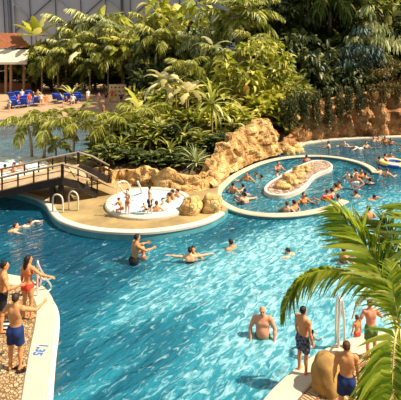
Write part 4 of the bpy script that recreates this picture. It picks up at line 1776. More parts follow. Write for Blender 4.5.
# behind the beach, in front of the dome
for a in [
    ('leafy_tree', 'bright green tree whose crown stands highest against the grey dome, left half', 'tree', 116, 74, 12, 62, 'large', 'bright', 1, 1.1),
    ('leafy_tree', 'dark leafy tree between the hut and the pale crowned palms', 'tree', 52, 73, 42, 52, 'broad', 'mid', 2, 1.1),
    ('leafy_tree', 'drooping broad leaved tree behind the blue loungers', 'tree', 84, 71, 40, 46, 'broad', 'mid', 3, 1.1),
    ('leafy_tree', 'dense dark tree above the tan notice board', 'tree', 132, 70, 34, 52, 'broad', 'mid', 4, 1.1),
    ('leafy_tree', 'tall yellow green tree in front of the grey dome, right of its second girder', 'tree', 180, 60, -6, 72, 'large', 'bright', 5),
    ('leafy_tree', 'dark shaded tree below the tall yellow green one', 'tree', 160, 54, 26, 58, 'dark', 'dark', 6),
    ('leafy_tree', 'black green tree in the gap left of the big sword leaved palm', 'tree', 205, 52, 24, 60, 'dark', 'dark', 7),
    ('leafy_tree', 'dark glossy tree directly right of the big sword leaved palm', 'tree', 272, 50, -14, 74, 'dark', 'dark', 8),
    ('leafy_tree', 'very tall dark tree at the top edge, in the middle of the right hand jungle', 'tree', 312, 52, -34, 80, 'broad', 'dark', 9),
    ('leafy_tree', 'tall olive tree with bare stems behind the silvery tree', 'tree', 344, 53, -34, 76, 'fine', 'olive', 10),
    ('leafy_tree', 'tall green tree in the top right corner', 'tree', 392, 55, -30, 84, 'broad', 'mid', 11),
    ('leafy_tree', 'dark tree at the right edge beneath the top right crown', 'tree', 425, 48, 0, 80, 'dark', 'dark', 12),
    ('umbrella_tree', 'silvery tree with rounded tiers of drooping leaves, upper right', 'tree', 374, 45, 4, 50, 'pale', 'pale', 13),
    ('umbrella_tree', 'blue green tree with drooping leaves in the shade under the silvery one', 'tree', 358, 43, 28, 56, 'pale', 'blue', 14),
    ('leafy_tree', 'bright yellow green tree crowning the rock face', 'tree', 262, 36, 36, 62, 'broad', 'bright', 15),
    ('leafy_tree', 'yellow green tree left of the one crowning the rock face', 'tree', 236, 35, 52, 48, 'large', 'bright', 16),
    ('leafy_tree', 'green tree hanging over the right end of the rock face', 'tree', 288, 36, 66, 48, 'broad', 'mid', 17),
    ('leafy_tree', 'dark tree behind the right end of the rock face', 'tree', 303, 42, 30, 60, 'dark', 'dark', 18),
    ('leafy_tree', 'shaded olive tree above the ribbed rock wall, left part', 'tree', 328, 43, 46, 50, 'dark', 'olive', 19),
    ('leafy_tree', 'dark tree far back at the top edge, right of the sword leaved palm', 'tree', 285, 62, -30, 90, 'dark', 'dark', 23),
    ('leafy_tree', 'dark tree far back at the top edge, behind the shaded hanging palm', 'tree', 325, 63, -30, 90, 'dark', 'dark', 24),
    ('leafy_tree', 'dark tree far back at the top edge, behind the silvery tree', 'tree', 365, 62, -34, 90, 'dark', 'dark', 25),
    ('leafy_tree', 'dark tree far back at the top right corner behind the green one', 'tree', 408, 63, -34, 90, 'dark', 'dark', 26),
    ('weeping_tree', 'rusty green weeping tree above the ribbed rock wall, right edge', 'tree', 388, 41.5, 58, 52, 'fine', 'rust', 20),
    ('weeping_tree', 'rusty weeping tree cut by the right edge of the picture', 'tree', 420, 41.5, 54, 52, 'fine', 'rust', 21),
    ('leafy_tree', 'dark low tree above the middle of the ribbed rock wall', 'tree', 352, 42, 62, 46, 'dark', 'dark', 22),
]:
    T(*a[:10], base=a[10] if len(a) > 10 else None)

# low plants: (pixel, distance, top pixel, width, kind, tone)
shr = [
    (-8, 70, 62, 40, 'dark', 1.0), (34, 70, 66, 30, 'dark', 1.0), (52, 70, 62, 34, 'dark', 1.0), (72, 70, 70, 32, 'mid', 1.0), (95, 70, 66, 32, 'dark', 1.0), (112, 70, 68, 30, 'dark', 1.0), (136, 69, 70, 34, 'dark', 1.0), (40, 70, 48, 40, 'mid', 1.0),
]
for x, Y, tp, w, tone, b in shr:
    lab = 'dark green shrub in the thicket behind the beach' if tone == 'dark' else 'mid green shrub in the thicket behind the beach'
    T('shrub', lab, 'shrub', x, Y, tp, w, 'shrub', tone, 40 + int(x) % 3, b, lab.replace('shrub', 'shrubs'))
mid = [
    # behind the low rock wall
    (96, 25.2, 150, 26, 'mid'), (112, 25.0, 146, 30, 'dark'), (128, 24.6, 150, 30, 'dark'), (144, 24.2, 154, 28, 'dark'), (160, 23.8, 152, 28, 'dark'), (177, 23.6, 156, 26, 'dark'), (206, 24.2, 158, 24, 'dark'), (186, 25, 150, 26, 'dark'),
    (104, 27, 134, 30, 'mid'), (120, 27.5, 128, 32, 'dark'), (138, 27, 126, 34, 'mid'), (156, 27, 124, 34, 'mid'), (174, 27, 126, 34, 'dark'), (192, 27, 130, 30, 'mid'), (210, 27, 136, 28, 'dark'), (224, 28, 134, 26, 'dark'),
    (142, 31, 112, 34, 'mid'), (160, 32, 108, 34, 'bright'), (178, 31, 112, 32, 'bright'), (196, 31, 110, 34, 'mid'), (216, 31, 112, 34, 'bright'), (234, 31.5, 108, 34, 'bright'), (252, 33, 100, 32, 'bright'), (243, 30, 122, 24, 'mid'),
    (148, 38, 92, 34, 'mid'), (166, 40, 84, 34, 'mid'), (186, 38, 88, 36, 'bright'), (204, 40, 80, 36, 'mid'), (224, 37, 84, 38, 'bright'), (244, 38, 78, 36, 'mid'), (268, 35, 90, 34, 'bright'), (284, 35, 98, 30, 'bright'), (280, 38, 76, 40, 'mid'),
    (150, 46, 72, 34, 'dark'), (170, 48, 64, 36, 'dark'), (190, 47, 64, 40, 'mid'), (215, 47, 60, 40, 'dark'), (238, 46, 58, 40, 'mid'), (296, 39, 92, 34, 'dark'), (310, 42, 86, 36, 'dark'), (304, 46, 60, 44, 'dark'),
    (326, 44, 84, 38, 'dark'), (342, 44, 80, 38, 'olive'), (360, 44, 78, 40, 'dark'), (376, 45, 70, 40, 'olive'), (396, 45, 66, 44, 'dark'), (414, 44, 70, 40, 'dark'), (330, 50, 40, 50, 'dark'), (360, 52, 36, 50, 'dark'), (395, 52, 30, 50, 'mid'),
]
word = {'dark': 'dark green', 'mid': 'mid green', 'bright': 'yellow green', 'olive': 'olive'}
for i, (x, Y, tp, w, tone) in enumerate(mid):
    if Y < 29 and x < 228:
        zone = 'in the bed behind the low rock wall'
    elif Y < 36 and x < 300:
        zone = 'on the slope left of and above the rock face'
    elif x < 300:
        zone = 'deep in the jungle behind the slope'
    else:
        zone = 'above the ribbed rock wall across the pool'
    lab = '%s broad leaved shrub %s' % (word[tone], zone)
    T('shrub', lab, 'shrub', x, Y, tp, w, 'shrub', tone, 40 + i % 5, None, '%s shrubs %s' % (word[tone], zone))

# single plants with a figure of their own
def cane(name, label, px, Y, cpy, L, W, n, tone, seed, base=None, **k):
    b = ground_at(px, Y, base)
    return cane_plant(name, label, b, topz(cpy, Y), L, W, n, tone, seed, **k)


cane('yucca', 'spiky pale green yucca in front of the dark bed, above the low rock wall', 196, 23.2, 163, 1.2, .15, 34, 'pale', 61, e=(-.4, 1.4), bend=.6)
cane('sword_plant', 'tall green plant with long hanging sword leaves in the middle of the slope', 212, 28.5, 104, 2.5, .24, 30, 'palm', 62, e=(-.6, 1.45), bend=1.5)
cane('banana_plant', 'cream leaved banana plant with drooping leaves on a bare stem', 166, 33, 82, 2.6, .55, 11, 'cream', 63, e=(-.1, 1.0), bend=1.9, torn=True)
cane('banana_plant', 'thin stemmed young palm like plant against the black gap, one yellow leaf', 213, 41, 46, 2.6, .5, 9, 'pale', 64, e=(-.1, .9), bend=1.8, torn=True)
cane('banana_plant', 'banana plant raising broad leaves above the hut roof', 36, 68, 36, 4.4, 1.3, 9, 'bright', 65, 1.1, e=(.2, 1.3), bend=.9, torn=True)
cane('banana_plant', 'banana plant with drooping pale leaves behind the blue loungers', 84, 66, 52, 5.4, 1.2, 13, 'pale', 66, 1.1, e=(-.1, 1.1), bend=2.1, torn=True)
cane('banana_plant', 'low banana plant with upright leaves at the beach, left of the notice board', 72, 60, 96, 2.9, .4, 12, 'palm', 67, .9, e=(.2, 1.35), bend=1.2, torn=True)
cane('banana_plant', 'big leaved banana plant at the end of the lagoon, right of the notice board', 140, 36, 112, 2.8, .7, 12, 'bright', 68, e=(-.1, 1.3), bend=1.6, torn=True)
cane('banana_plant', 'broad pale leaved plant in the shrubs right of the cream banana plant', 188, 32, 92, 2.2, .6, 11, 'cream', 69, e=(0, 1.2), bend=1.5, torn=True)
cane('banana_plant', 'orange tinted broad leaved plant above the middle of the rock face', 246, 33.5, 100, 1.9, .5, 10, 'rust', 70, e=(0, 1.2), bend=1.4, torn=True)
cane('banana_plant', 'broad leaved plant in front of the dark tree above the notice board', 122, 66, 48, 5.0, 1.2, 12, 'bright', 71, 1.1, e=(0, 1.3), bend=1.7, torn=True)
cane('banana_plant', 'bent dry leaved plant at the top left of the rock face', 232, 29.5, 126, 1.5, .22, 8, 'cream', 72, e=(0.2, 1.3), bend=1.9)
for i, (x, Y, cy, L, t) in enumerate([(110, 24.4, 158, 1.0, 'palm'), (122, 25.5, 146, 1.2, 'mid'), (137, 24.2, 160, .9, 'mid'), (150, 26, 140, 1.3, 'palm'), (170, 24.6, 152, 1.1, 'mid'), (184, 26.5, 136, 1.3, 'palm'), (160, 29.5, 122, 1.4, 'palm'), (226, 30.5, 118, 1.2, 'palm'), (176, 36, 86, 1.6, 'palm'), (228, 38, 70, 1.8, 'palm'), (252, 34.5, 66, 1.5, 'palm')]):
    where_ = 'in the bed behind the low rock wall' if i < 6 else 'on the jungle slope behind the rock face'
    cane('sword_plant', 'arching sword leaved plant among the shrubs %s' % where_, x, Y, cy, L, .16, 18, t, 90 + i, e=(-.2, 1.35), bend=1.3, group='arching sword leaved plants %s' % where_)
cane('ground_fern', 'low dark fern at the left foot of the rock face', 205, 24.5, 176, .8, .16, 16, 'mid', 73, e=(0, 1.2), bend=1.3)
cane('ground_fern', 'bright fern in the middle of the bed behind the low rock wall', 150, 23.6, 164, 1.0, .2, 16, 'bright', 74, e=(0, 1.2), bend=1.3)

lag = 'feather palms in front of the lagoon'
palm('feather_palm', 'small palm with arching fronds at the lagoon, leftmost of the row', onx(32, 27.2, LZ), topz(126, 27.2), 2.0, 9, 'palm', 1, lag, lean=(-.3, .1), thick=.08, up=(-.1, 1.2), wid=.036)
palm('feather_palm', 'small palm at the lagoon standing second from the hut side', onx(44, 27.0, LZ), topz(124, 27.0), 2.1, 9, 'palm', 2, lag, lean=(.25, 0), thick=.08, up=(-.1, 1.2), wid=.036)
palm('feather_palm', 'small bright palm at the lagoon behind the top of the bridge', onx(73, 26.6, LZ), topz(126, 26.6), 2.1, 9, 'palm', 3, lag, lean=(.2, .1), thick=.07, up=(0, 1.3))
palm('feather_palm', 'broad palm at the right end of the lagoon row, over the dark bed', ground_at(106, 27.5), topz(128, 27.5), 2.3, 15, 'palm', 4, lag, lean=(.2, .1), thick=.08, up=(-.1, 1.2))
palm('feather_palm', 'palm with yellow fronds over the bed behind the low rock wall', ground_at(142, 29.5), topz(120, 29.5), 2.4, 14, 'palm', 5, None, thick=.08)
palm('feather_palm', 'low young palm at the near shore of the lagoon, fronds on the ground', onx(56, 28.2, LZ), topz(146, 28.2), 1.3, 10, 'palm', 6, None, thick=.05)
palm('fan_palm', 'big palm with long pale sword like fronds at the top, centre of the jungle', ground_at(239, 45), topz(19, 45), 5.2, 24, 'palm', 7, None, thick=.22, up=(-.25, 1.35), wid=.075, n=16, lmax=.26, droop=.3)
palm('feather_palm', 'pale crowned palm against the grey dome, left of the bright tree', onx(72, 72, 1.1), topz(32, 72), 5.4, 14, 'pale', 8, None, thick=.22, up=(-.2, 1.2), wid=.06)
palm('feather_palm', 'second pale palm against the dome, close to the bright tree', onx(95, 71, 1.1), topz(28, 71), 5.6, 14, 'pale', 9, None, thick=.22, up=(-.2, 1.2), wid=.06)
palm('feather_palm', 'drooping green palm in front of the thicket right of the hut', onx(58, 66, 1.1), topz(60, 66), 4.4, 14, 'palm', 10, None, thick=.16, up=(-.2, 1.1), wid=.06)
for j_, (px, Y, cy, L, tn, lb) in enumerate([
        (104, 68, 30, 4.6, 'pale', 'pale palm before the bright tree under the grey dome, third of the pale ones'),
        (82, 66.5, 42, 4.2, 'palm', 'yellow green palm with drooping fronds below the pale crowned palms'),
        (124, 67, 42, 4.2, 'palm', 'yellow green palm high above the notice board, right of the bright tree'),
        (66, 67.5, 50, 3.8, 'pale', 'pale palm right of the hut awning, half way up the thicket'),
        (108, 65.5, 56, 3.8, 'palm', 'low yellow green palm in the thicket left above the notice board'),
        (140, 65, 50, 3.6, 'palm', 'yellow green palm in the thicket right above the notice board'),
        (90, 64.5, 66, 3.0, 'palm_shade', 'shaded palm low in the thicket behind the sparse blue row'),
        (42, 65, 64, 3.2, 'palm_shade', 'shaded palm low in the thicket next to the hut posts'),
        (150, 58, 26, 3.8, 'palm', 'sunlit palm crown left of the tall yellow green tree'),
        (196, 48, 44, 3.0, 'pale', 'pale palm crown in the middle of the jungle over the black gap'),
        (222, 40, 58, 2.4, 'palm', 'small palm crown left below the big sword leaved palm'),
        (256, 40, 44, 2.6, 'palm', 'small palm crown right below the big sword leaved palm')]):
    palm('feather_palm', lb, ground_at(px, Y, 1.1 if Y > 62 else None), topz(cy, Y), L, 13, tn, 30 + j_, None, thick=.12, up=(-.4, 1.15), wid=.06, n=18)
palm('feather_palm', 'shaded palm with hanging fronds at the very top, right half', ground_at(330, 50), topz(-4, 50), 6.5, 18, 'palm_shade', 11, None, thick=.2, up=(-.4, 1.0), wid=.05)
palm('feather_palm', 'sunlit green palm crown in the mid jungle, above the black gap', ground_at(160, 50), topz(40, 50), 3.6, 14, 'palm', 12, None, thick=.14, up=(-.2, 1.2), wid=.06)
palm('feather_palm', 'small palm on the slope left of the hanging sword plant', ground_at(186, 33.5), topz(70, 33.5), 2.0, 12, 'palm', 13, None, thick=.06, wid=.06)

# creepers in front of the ribbed rock wall
for i, (px, Y, tp, w, h, ns, tone, lab) in enumerate([
        (290, 32.0, 100, 1.4, 2.3, 34, 'dark', 'dark creeper hanging over the left end of the far rock wall'),
        (302, 32.9, 94, 1.1, 2.9, 36, 'dark', 'dark creeper hanging beside the one at the left end of the far wall'),
        (316, 33.8, 92, .55, 3.0, 22, 'olive', 'olive creeper hanging where the far wall bends to the right'),
        (327, 34.4, 90, .5, 3.3, 22, 'dark', 'dark creeper hanging in the left half of the ribbed wall'),
        (338, 34.8, 88, .45, 3.0, 18, 'olive', 'narrow olive creeper hanging left of the middle of the ribbed wall'),
        (348, 35.0, 88, .5, 2.6, 20, 'dark', 'narrow dark creeper hanging over the middle of the ribbed wall'),
        (360, 35.2, 87, .45, 2.6, 18, 'dark', 'narrow dark creeper hanging right of the middle of the ribbed wall'),
        (371, 35.4, 86, .5, 2.1, 20, 'rust', 'rusty creeper hanging below the left side of the weeping tree'),
        (383, 35.5, 84, .6, 1.9, 24, 'rust', 'rusty creeper hanging below the middle of the weeping tree'),
        (395, 35.6, 84, .6, 1.9, 24, 'rust', 'rusty creeper hanging at the right end of the ribbed wall'),
        (407, 35.7, 84, .7, 1.9, 24, 'rust', 'rusty creeper hanging just past the right edge of the picture')]):
    e = empty('hanging_creeper', atd(px, tp, Y))
    tag(e, lab, 'creeper')
    fobj('hanging_foliage', creeper_mesh(80 + i, w, h, ns, (0.55, 1.05), .2), e, [LEAF[tone](), bark()])

# orange lantern in the leaves
lt = boulder('hanging_lantern', atd(296, 117.5, 32.4) + Vector((0, 0, -.15)), (.32, .32, .32), plain('lantern_orange', (0.85, 0.45, 0.12), 0.5), 3, 0.02, 3)
tube('cord', [(0, 0, .2), (0, .1, 1.2), (0, .5, 2.6)], .015, lt, bark(), 6)
tag(lt, 'round orange ball hanging in the leaves at the right end of the rock face', 'lantern')

# ---- the big palm in the near right corner
np_base = at(409, 440, LZ)
nb_ = empty('areca_palm', np_base)
tag(nb_, 'large bright feather palm leaning in at the near right corner', 'palm')
DN = 6.4


def N3(px, py, Y=DN):
    return atd(px, py, Y) - np_base


for k, (x, y, Yb) in enumerate([(402, 350, 6.3), (409, 345, 6.5), (396, 372, 6.2)]):
    tube('stem', smooth_path([Vector((k * .12 - .12, k * .07, -.1)), (N3(x, y, Yb) * 0.5 + Vector((0, .05, 0))), N3(x, y, Yb)], 6), [.07 - .002 * i for i in range(13)], nb_, plain('palm_stem_yellow', (0.50, 0.42, 0.12), 0.55, var=.25, scale=6))
stalk_n = plain('frond_stalk_near', (0.62, 0.52, 0.10), 0.45)
ngen = np.random.default_rng(77)
fr_list = [
    # control pixels with distance, leaflet pairs, leaflet length, width, sweep, droop, up direction, tone
    ([(399, 345, 6.3), (392, 312, 6.35), (378, 268, 6.5), (358, 236, 6.7), (334, 208, 6.9)], 34, .7, .05, 1.9, .12, (0.1, -1, .5), 'palm_near'),
    ([(400, 342, 6.4), (388, 300, 6.7), (362, 279, 7.0), (330, 270, 7.3), (304, 277, 7.5), (287, 300, 7.5), (282, 318, 7.5)], 40, .56, .036, .9, .9, (0, 0, 1), 'palm_near'),
    ([(404, 342, 6.5), (402, 300, 6.7), (398, 262, 6.9), (388, 232, 7.1), (381, 222, 7.2)], 26, .55, .045, 1.4, .5, (.2, -1, .3), 'palm_shade'),
    ([(401, 352, 6.3), (398, 320, 6.2), (393, 292, 6.2), (391, 262, 6.3)], 16, .34, .045, 1.6, .3, (0, -1, .4), 'palm_near'),
    ([(399, 326, 6.2), (395, 340, 5.9), (393, 365, 5.75), (392, 395, 5.6), (392, 430, 5.5)], 30, .68, .042, .5, .05, (0, -1, .35), 'palm_near'),
    ([(400, 344, 6.4), (390, 318, 6.9), (374, 292, 7.3), (360, 298, 7.6), (352, 318, 7.7)], 22, .22, .03, .8, .9, (0, 0, 1), 'cream'),
    ([(400, 344, 6.4), (392, 300, 7.0), (378, 262, 7.6), (366, 250, 8.0), (360, 266, 8.2)], 24, .32, .034, .8, .9, (0, 0, 1), 'palm_near'),
    ([(404, 350, 6.3), (412, 300, 6.3), (420, 250, 6.4), (412, 212, 6.6), (396, 205, 6.8)], 26, .55, .042, 1.0, .5, (0, 0, 1), 'palm_near'),
    ([(404, 372, 6.1), (398, 385, 5.7), (388, 405, 5.5), (380, 430, 5.3)], 20, .46, .036, .8, .3, (0, -.8, .6), 'palm_near'),
    ([(404, 350, 6.3), (420, 330, 6.0), (440, 330, 5.8), (455, 360, 5.6)], 22, .5, .04, .9, .5, (0, 0, 1), 'palm_near'),
]
for pts, n, lm, wd, swp, dr, up, tone in fr_list:
    path = smooth_path([N3(*p) for p in pts], 7)
    S, Lf = frond_parts(path, int(n * 1.25), lm, wd * .68, swp, dr, .15, ngen, .017, None, up, .22, .08)
    o = fobj('frond', mesh_join('frond', [(Lf[0], Lf[1], 0)]), nb_, [LEAF[tone]()])
    pym('stalk', S[0], S[1], o, stalk_n, True)

# ------------------------------------------------------------------ people


def px_h(px, foot, head, z):
    """standing height that spans two pixels"""
    p = at(px, foot, z)
    return atd(px, head, p.y).z - z


def stand(label, px, foot, head, rz, z=LZ, hscale=1.0, **k):
    p = at(px, foot, z)
    hh = px_h(px, foot, head, z)
    return person(label, p, math.radians(rz), height=hh * hscale, **k)


HI = 0.0085
# near left
stand('man in navy shorts standing on the cobbles with his back turned, near left', 15.5, 369.5, 294, -10, pose='shoulder', hair='short', suit='shorts', skin='tan', hairc='brown', suitc='navy', h=HI)
stand('long haired woman in a red orange bikini standing by the pool handrail', 28, 318, 256, -22, pose='rail', build='woman', hair='long', suit='bikini', skin='tan', hairc='black', suitc='red', topc='orange', h=HI)
stand('dark haired person in dark shorts at the left edge, next to the woman in red', 2.5, 331, 262, -60, pose='elbow', hair='short', suit='shorts', skin='tan', hairc='black', suitc='black', h=HI)
stand('child in red standing in the pool steps behind the handrail', 37.5, 300, 272, -30, z=-.1, pose='reach', build='kid', hair='short', suit='onepiece', skin='light', hairc='brown', suitc='red', h=.01)
# near right
stand('slim man in dark plaid shorts standing on the kerb beside the pool', 303, 373, 307, -55, pose='stand', hair='short', suit='shorts', skin='tan', hairc='black', suitc='plaid', h=HI)
stand('man with dark shorts and bare back standing between boulder and palm', 346.5, 421, 342, -12, pose='stand_turn', hair='short', suit='shorts', skin='tan', hairc='auburn', suitc='navy', h=HI)
stand('broad shouldered man with hands at his waist half hidden by the palm', 371, 359, 301, 8, pose='akimbo_back', hair='short', suit='shorts', skin='red', hairc='auburn', suitc='green', h=HI)
stand('thin child in the pool beside the broad shouldered man', 357, 352, 316, 20, z=-.05, pose='stand', build='kid', hair='short', suit='briefs', skin='tan', hairc='auburn', suitc='red', h=.01)
stand('child in a pale swimsuit in the water behind the man in plaid shorts', 311, 362, 331, -60, z=-.35, pose='reach', build='kid', hair='short', suit='onepiece', skin='light', hairc='brown', suitc='white', h=.01)


def wade(label, px, py, rz, show, z=0.0, height=1.7, **k):
    """a bather of whom SHOW metres stand out of the water at pixel (px, py = waterline)"""
    return person(label, at(px, py, z), math.radians(rz), height=height, ground=False, sink=show, **k)


# open water
wade('bald heavy man standing waist deep in the pool, arms held at his sides', 262.5, 336, 172, .74, height=1.58, pose='sides', build='heavy', hair='fringe', hairc='grey', suit='shorts', suitc='green', skin='red', face=True, h=HI)
wade('dark haired man in dark shorts standing in the pool facing a baby', 134.5, 263, -60, .95, height=1.75, pose='reach', hair='short', suit='shorts', suitc='black', skin='tan', hairc='black', h=.01)
wade('blond baby held up in the water by the dark haired man', 143.5, 259.5, 80, .56, height=.95, pose='reach', build='kid', hair='short', suit='onepiece', suitc='orange', skin='light', hairc='blond', h=.01)
wade('dark haired woman in the middle of the pool seen from behind, holding a partner', 190, 262.5, 5, .52, pose='arms_out', build='woman', hair='bun', suit='bikini', suitc='black', skin='light', hairc='black', h=.01)
wade('dark haired person facing the woman with outspread arms in the middle of the pool', 193, 258, 185, .42, pose='bent_out', hair='short', suit='shorts', suitc='navy', skin='tan', hairc='black', h=.01)
wade('lone swimmer right of the couple, one arm stretched to the left', 231, 248.5, 40, .34, pose='bent_out', hair='short', suit='shorts', suitc='navy', skin='tan', hairc='brown')
wade('swimmer at the left edge with pale arms forward', 2, 232, -70, .30, pose='swim', hair='short', suit='shorts', suitc='navy', skin='light', hairc='auburn')
wade('swimmer just right of the one at the left edge, stretching one hand', 15, 227, -70, .22, pose='crawl', hair='short', suit='shorts', suitc='navy', skin='pale', hairc='auburn')
wade('dark haired swimmer gliding alone above the drooping palm frond', 304, 253, 95, .20, pose='crawl', hair='short', suit='shorts', suitc='red', skin='light', hairc='black')
wade('woman bending over the water behind the palm, arm out to a friend', 342, 262, -75, .52, pose='reach', build='woman', hair='short', suit='bikini', suitc='pink', skin='tan', hairc='auburn', h=.01)
wade('dark head of a child low in the water before the bending woman', 340.5, 264.5, 100, .16, height=1.4, pose='bent_out', build='kid', hair='short', suit='shorts', suitc='navy', skin='light', hairc='black')
wade('bather with dark hair reaching to the bending woman, right of her', 359, 256, 75, .40, pose='reach', hair='short', suit='shorts', suitc='navy', skin='red', hairc='black', h=.01)
wade('bather glimpsed between the fronds of the near palm', 368.5, 219, 20, .55, pose='bent_out', hair='short', suit='shorts', suitc='green', skin='tan', hairc='brown')
# ring pool, left arm
wade('bather with orange tan leaning at the left end of the ring pool', 233, 193, -40, .55, pose='bent_out', suit='shorts', suitc='orange', skin='tan', hairc='brown')
wade('bather at the inner side of the ring wall under the rock face', 247, 181, 160, .52, pose='bent_out', suit='shorts', suitc='navy', skin='tan', hairc='brown')
wade('dark head close to the ring wall below the rock face', 256, 176, 120, .24, pose='bent_out', suit='shorts', suitc='navy', skin='tan', hairc='black')
wade('dark head right beside the one close to the ring wall', 261.5, 178.5, 70, .22, pose='bent_out', suit='shorts', suitc='navy', skin='tan', hairc='black')
wade('bather in a blue swimsuit in the left arm of the ring pool', 251.5, 191, 60, .30, pose='swim', build='woman', suit='onepiece', suitc='blue', skin='light', hairc='black')
wade('dark haired bather behind the pink pair in the ring pool', 245, 194.5, 0, .32, pose='bent_out', suit='shorts', suitc='navy', skin='light', hairc='black')
wade('pink skinned bather of the pair near the front wall of the ring pool, left', 241, 204, -20, .42, pose='swim', suit='shorts', suitc='black', skin='light', hairc='black')
wade('pink skinned bather of the pair near the front wall of the ring pool, right', 246, 203.5, 30, .50, pose='reach', build='woman', suit='bikini', suitc='pink', skin='light', hairc='black')
wade('bather with pink skin at the far side of the ring pool under the rocks', 277.5, 170, 200, .55, pose='reach', suit='shorts', suitc='navy', skin='red', hairc='auburn')
wade('bather beside the island kerb at the far left side of the ring pool', 277, 175, 90, .30, pose='bent_out', suit='shorts', suitc='navy', skin='light', hairc='brown')
# ring pool, front and right
wade('bather standing off the near side of the island, rightmost of three', 303.5, 204, 200, .55, pose='bent_out', suit='shorts', suitc='navy', skin='tan', hairc='black')
wade('bather at the front wall of the ring pool, middle of three', 294, 210.5, 30, .48, pose='bent_out', build='woman', suit='bikini', suitc='blue', skin='tan', hairc='black')
wade('bather at the front wall of the ring pool, leftmost of three', 287, 211.5, -20, .46, pose='bent_out', suit='shorts', suitc='navy', skin='light', hairc='auburn')
wade('small dark head swimming between the island and the group on the right', 314.5, 198.5, 60, .18, pose='swim', suit='shorts', suitc='navy', skin='pale', hairc='brown')
wade('red shouldered bather in the diagonal row of heads, nearest to the ring wall', 327, 200, 20, .52, pose='bent_out', suit='shirt', suitc='red', skin='red', hairc='auburn')
wade('dark haired bather in the diagonal row, second from the near end', 331.5, 195, 40, .34, pose='bent_out', suit='shorts', suitc='navy', skin='light', hairc='black')
wade('dark haired bather in the diagonal row, third from the near end', 335.5, 190, 60, .34, pose='bent_out', suit='shorts', suitc='navy', skin='tan', hairc='black')
wade('dark haired bather at the far end of the diagonal row of heads', 340.5, 188, 90, .40, pose='reach', suit='shorts', suitc='navy', skin='tan', hairc='brown')
wade('dark head inside the ring wall, right of the red shouldered bather', 338, 199.5, 0, .26, pose='bent_out', suit='shorts', suitc='navy', skin='tan', hairc='black')
wade('woman with pink shoulders standing high out of the water at the ring opening', 356.5, 189.5, 160, .85, pose='hips', build='woman', suit='onepiece', suitc='white', skin='red', hairc='auburn')
wade('bather in white at the ring opening, left of the pink shouldered woman', 349, 178, 120, .45, pose='reach', build='woman', suit='onepiece', suitc='white', skin='pale', hairc='brown')
wade('dark haired child in front of the bather in white at the ring opening', 351.5, 180, 0, .26, height=1.4, pose='bent_out', build='kid', suit='shorts', suitc='navy', skin='light', hairc='black')
wade('bather at the back of the crowd in the ring opening', 355.5, 175.5, 40, .42, pose='bent_out', suit='shorts', suitc='navy', skin='light', hairc='black')
wade('yellow lit bather in the middle of the crowd at the ring opening', 361, 178, 200, .50, pose='bent_out', suit='shorts', suitc='navy', skin='tan', hairc='auburn')
wade('dark haired bather at the right side of the crowd by the wall end', 365.5, 179, 300, .40, pose='bent_out', suit='shorts', suitc='navy', skin='light', hairc='black')
wade('bather half under water below the wall end of the ring', 370, 184.5, 0, .36, pose='bent_out', suit='shirt', suitc='black', skin='light', hairc='black')
wade('pink swimmer stretched out flat just outside the ring pool', 362, 199, -95, .22, pose='crawl', suit='shorts', suitc='navy', skin='red', hairc='black')
wade('dark haired swimmer beside the stretched out pink one', 366, 197, 60, .26, pose='swim', suit='shorts', suitc='black', skin='tan', hairc='black')
wade('bather outside the wall end, left of two near the ring', 379, 174, 30, .46, pose='bent_out', suit='shorts', suitc='navy', skin='light', hairc='auburn')
wade('bather with pale arm outside the wall end, right of two near the ring', 386, 176.5, -60, .50, pose='reach', suit='shorts', suitc='black', skin='light', hairc='auburn')
# far pool
wade('person in red shirt beside the blue and yellow rubber ring', 384, 163, 250, .62, pose='reach', suit='shirt', suitc='red', skin='light', hairc='brown')
wade('dark haired person left of the one in the red shirt', 379.5, 164, 280, .50, pose='bent_out', suit='shorts', suitc='navy', skin='light', hairc='black')
wade('dark haired bather behind the blue and yellow rubber ring', 391, 160, 170, .50, pose='bent_out', suit='shorts', suitc='navy', skin='tan', hairc='black')
wade('pale swimmer alone in the far pool, left of three', 329.5, 148.5, 60, .55, pose='reach', suit='shorts', suitc='white', skin='light', hairc='auburn')
wade('dark haired swimmer alone in the far pool, middle of three', 344.5, 146.5, 150, .50, pose='bent_out', suit='shorts', suitc='navy', skin='pale', hairc='black')
wade('dark haired swimmer of a close pair in the far pool, left one', 361, 148.5, 100, .40, pose='swim', suit='shorts', suitc='white', skin='pale', hairc='black')
wade('fair swimmer of a close pair in the far pool, right one', 366, 148, 200, .50, pose='bent_out', suit='shorts', suitc='navy', skin='light', hairc='brown')
wade('bather below the ribbed wall, brighter of two in the shade', 385, 144, 180, .62, pose='bent_out', suit='shorts', suitc='orange', skin='tan', hairc='brown')
wade('shaded bather below the ribbed wall, right of the brighter one', 391, 145, 180, .55, pose='bent_out', suit='shorts', suitc='black', skin='deep', hairc='black')
wade('shaded bather close to the far ledge, left of two', 373.5, 141.5, 180, .45, pose='bent_out', suit='shorts', suitc='navy', skin='light', hairc='black')
wade('shaded bather close to the far ledge, right of two', 378.5, 141, 180, .45, pose='bent_out', suit='shorts', suitc='navy', skin='light', hairc='black')
wade('bather cut off by the right edge in the far pool', 401, 151.5, 100, .45, pose='bent_out', suit='shorts', suitc='navy', skin='pale', hairc='brown')
wade('bather leaning on the back wall of the ring pool, left of two', 306.5, 161.5, 0, .45, pose='bent_out', suit='shorts', suitc='red', skin='red', hairc='brown')
wade('bather leaning on the back wall of the ring pool, right of two', 321, 163, 0, .40, pose='bent_out', suit='shorts', suitc='navy', skin='tan', hairc='brown')

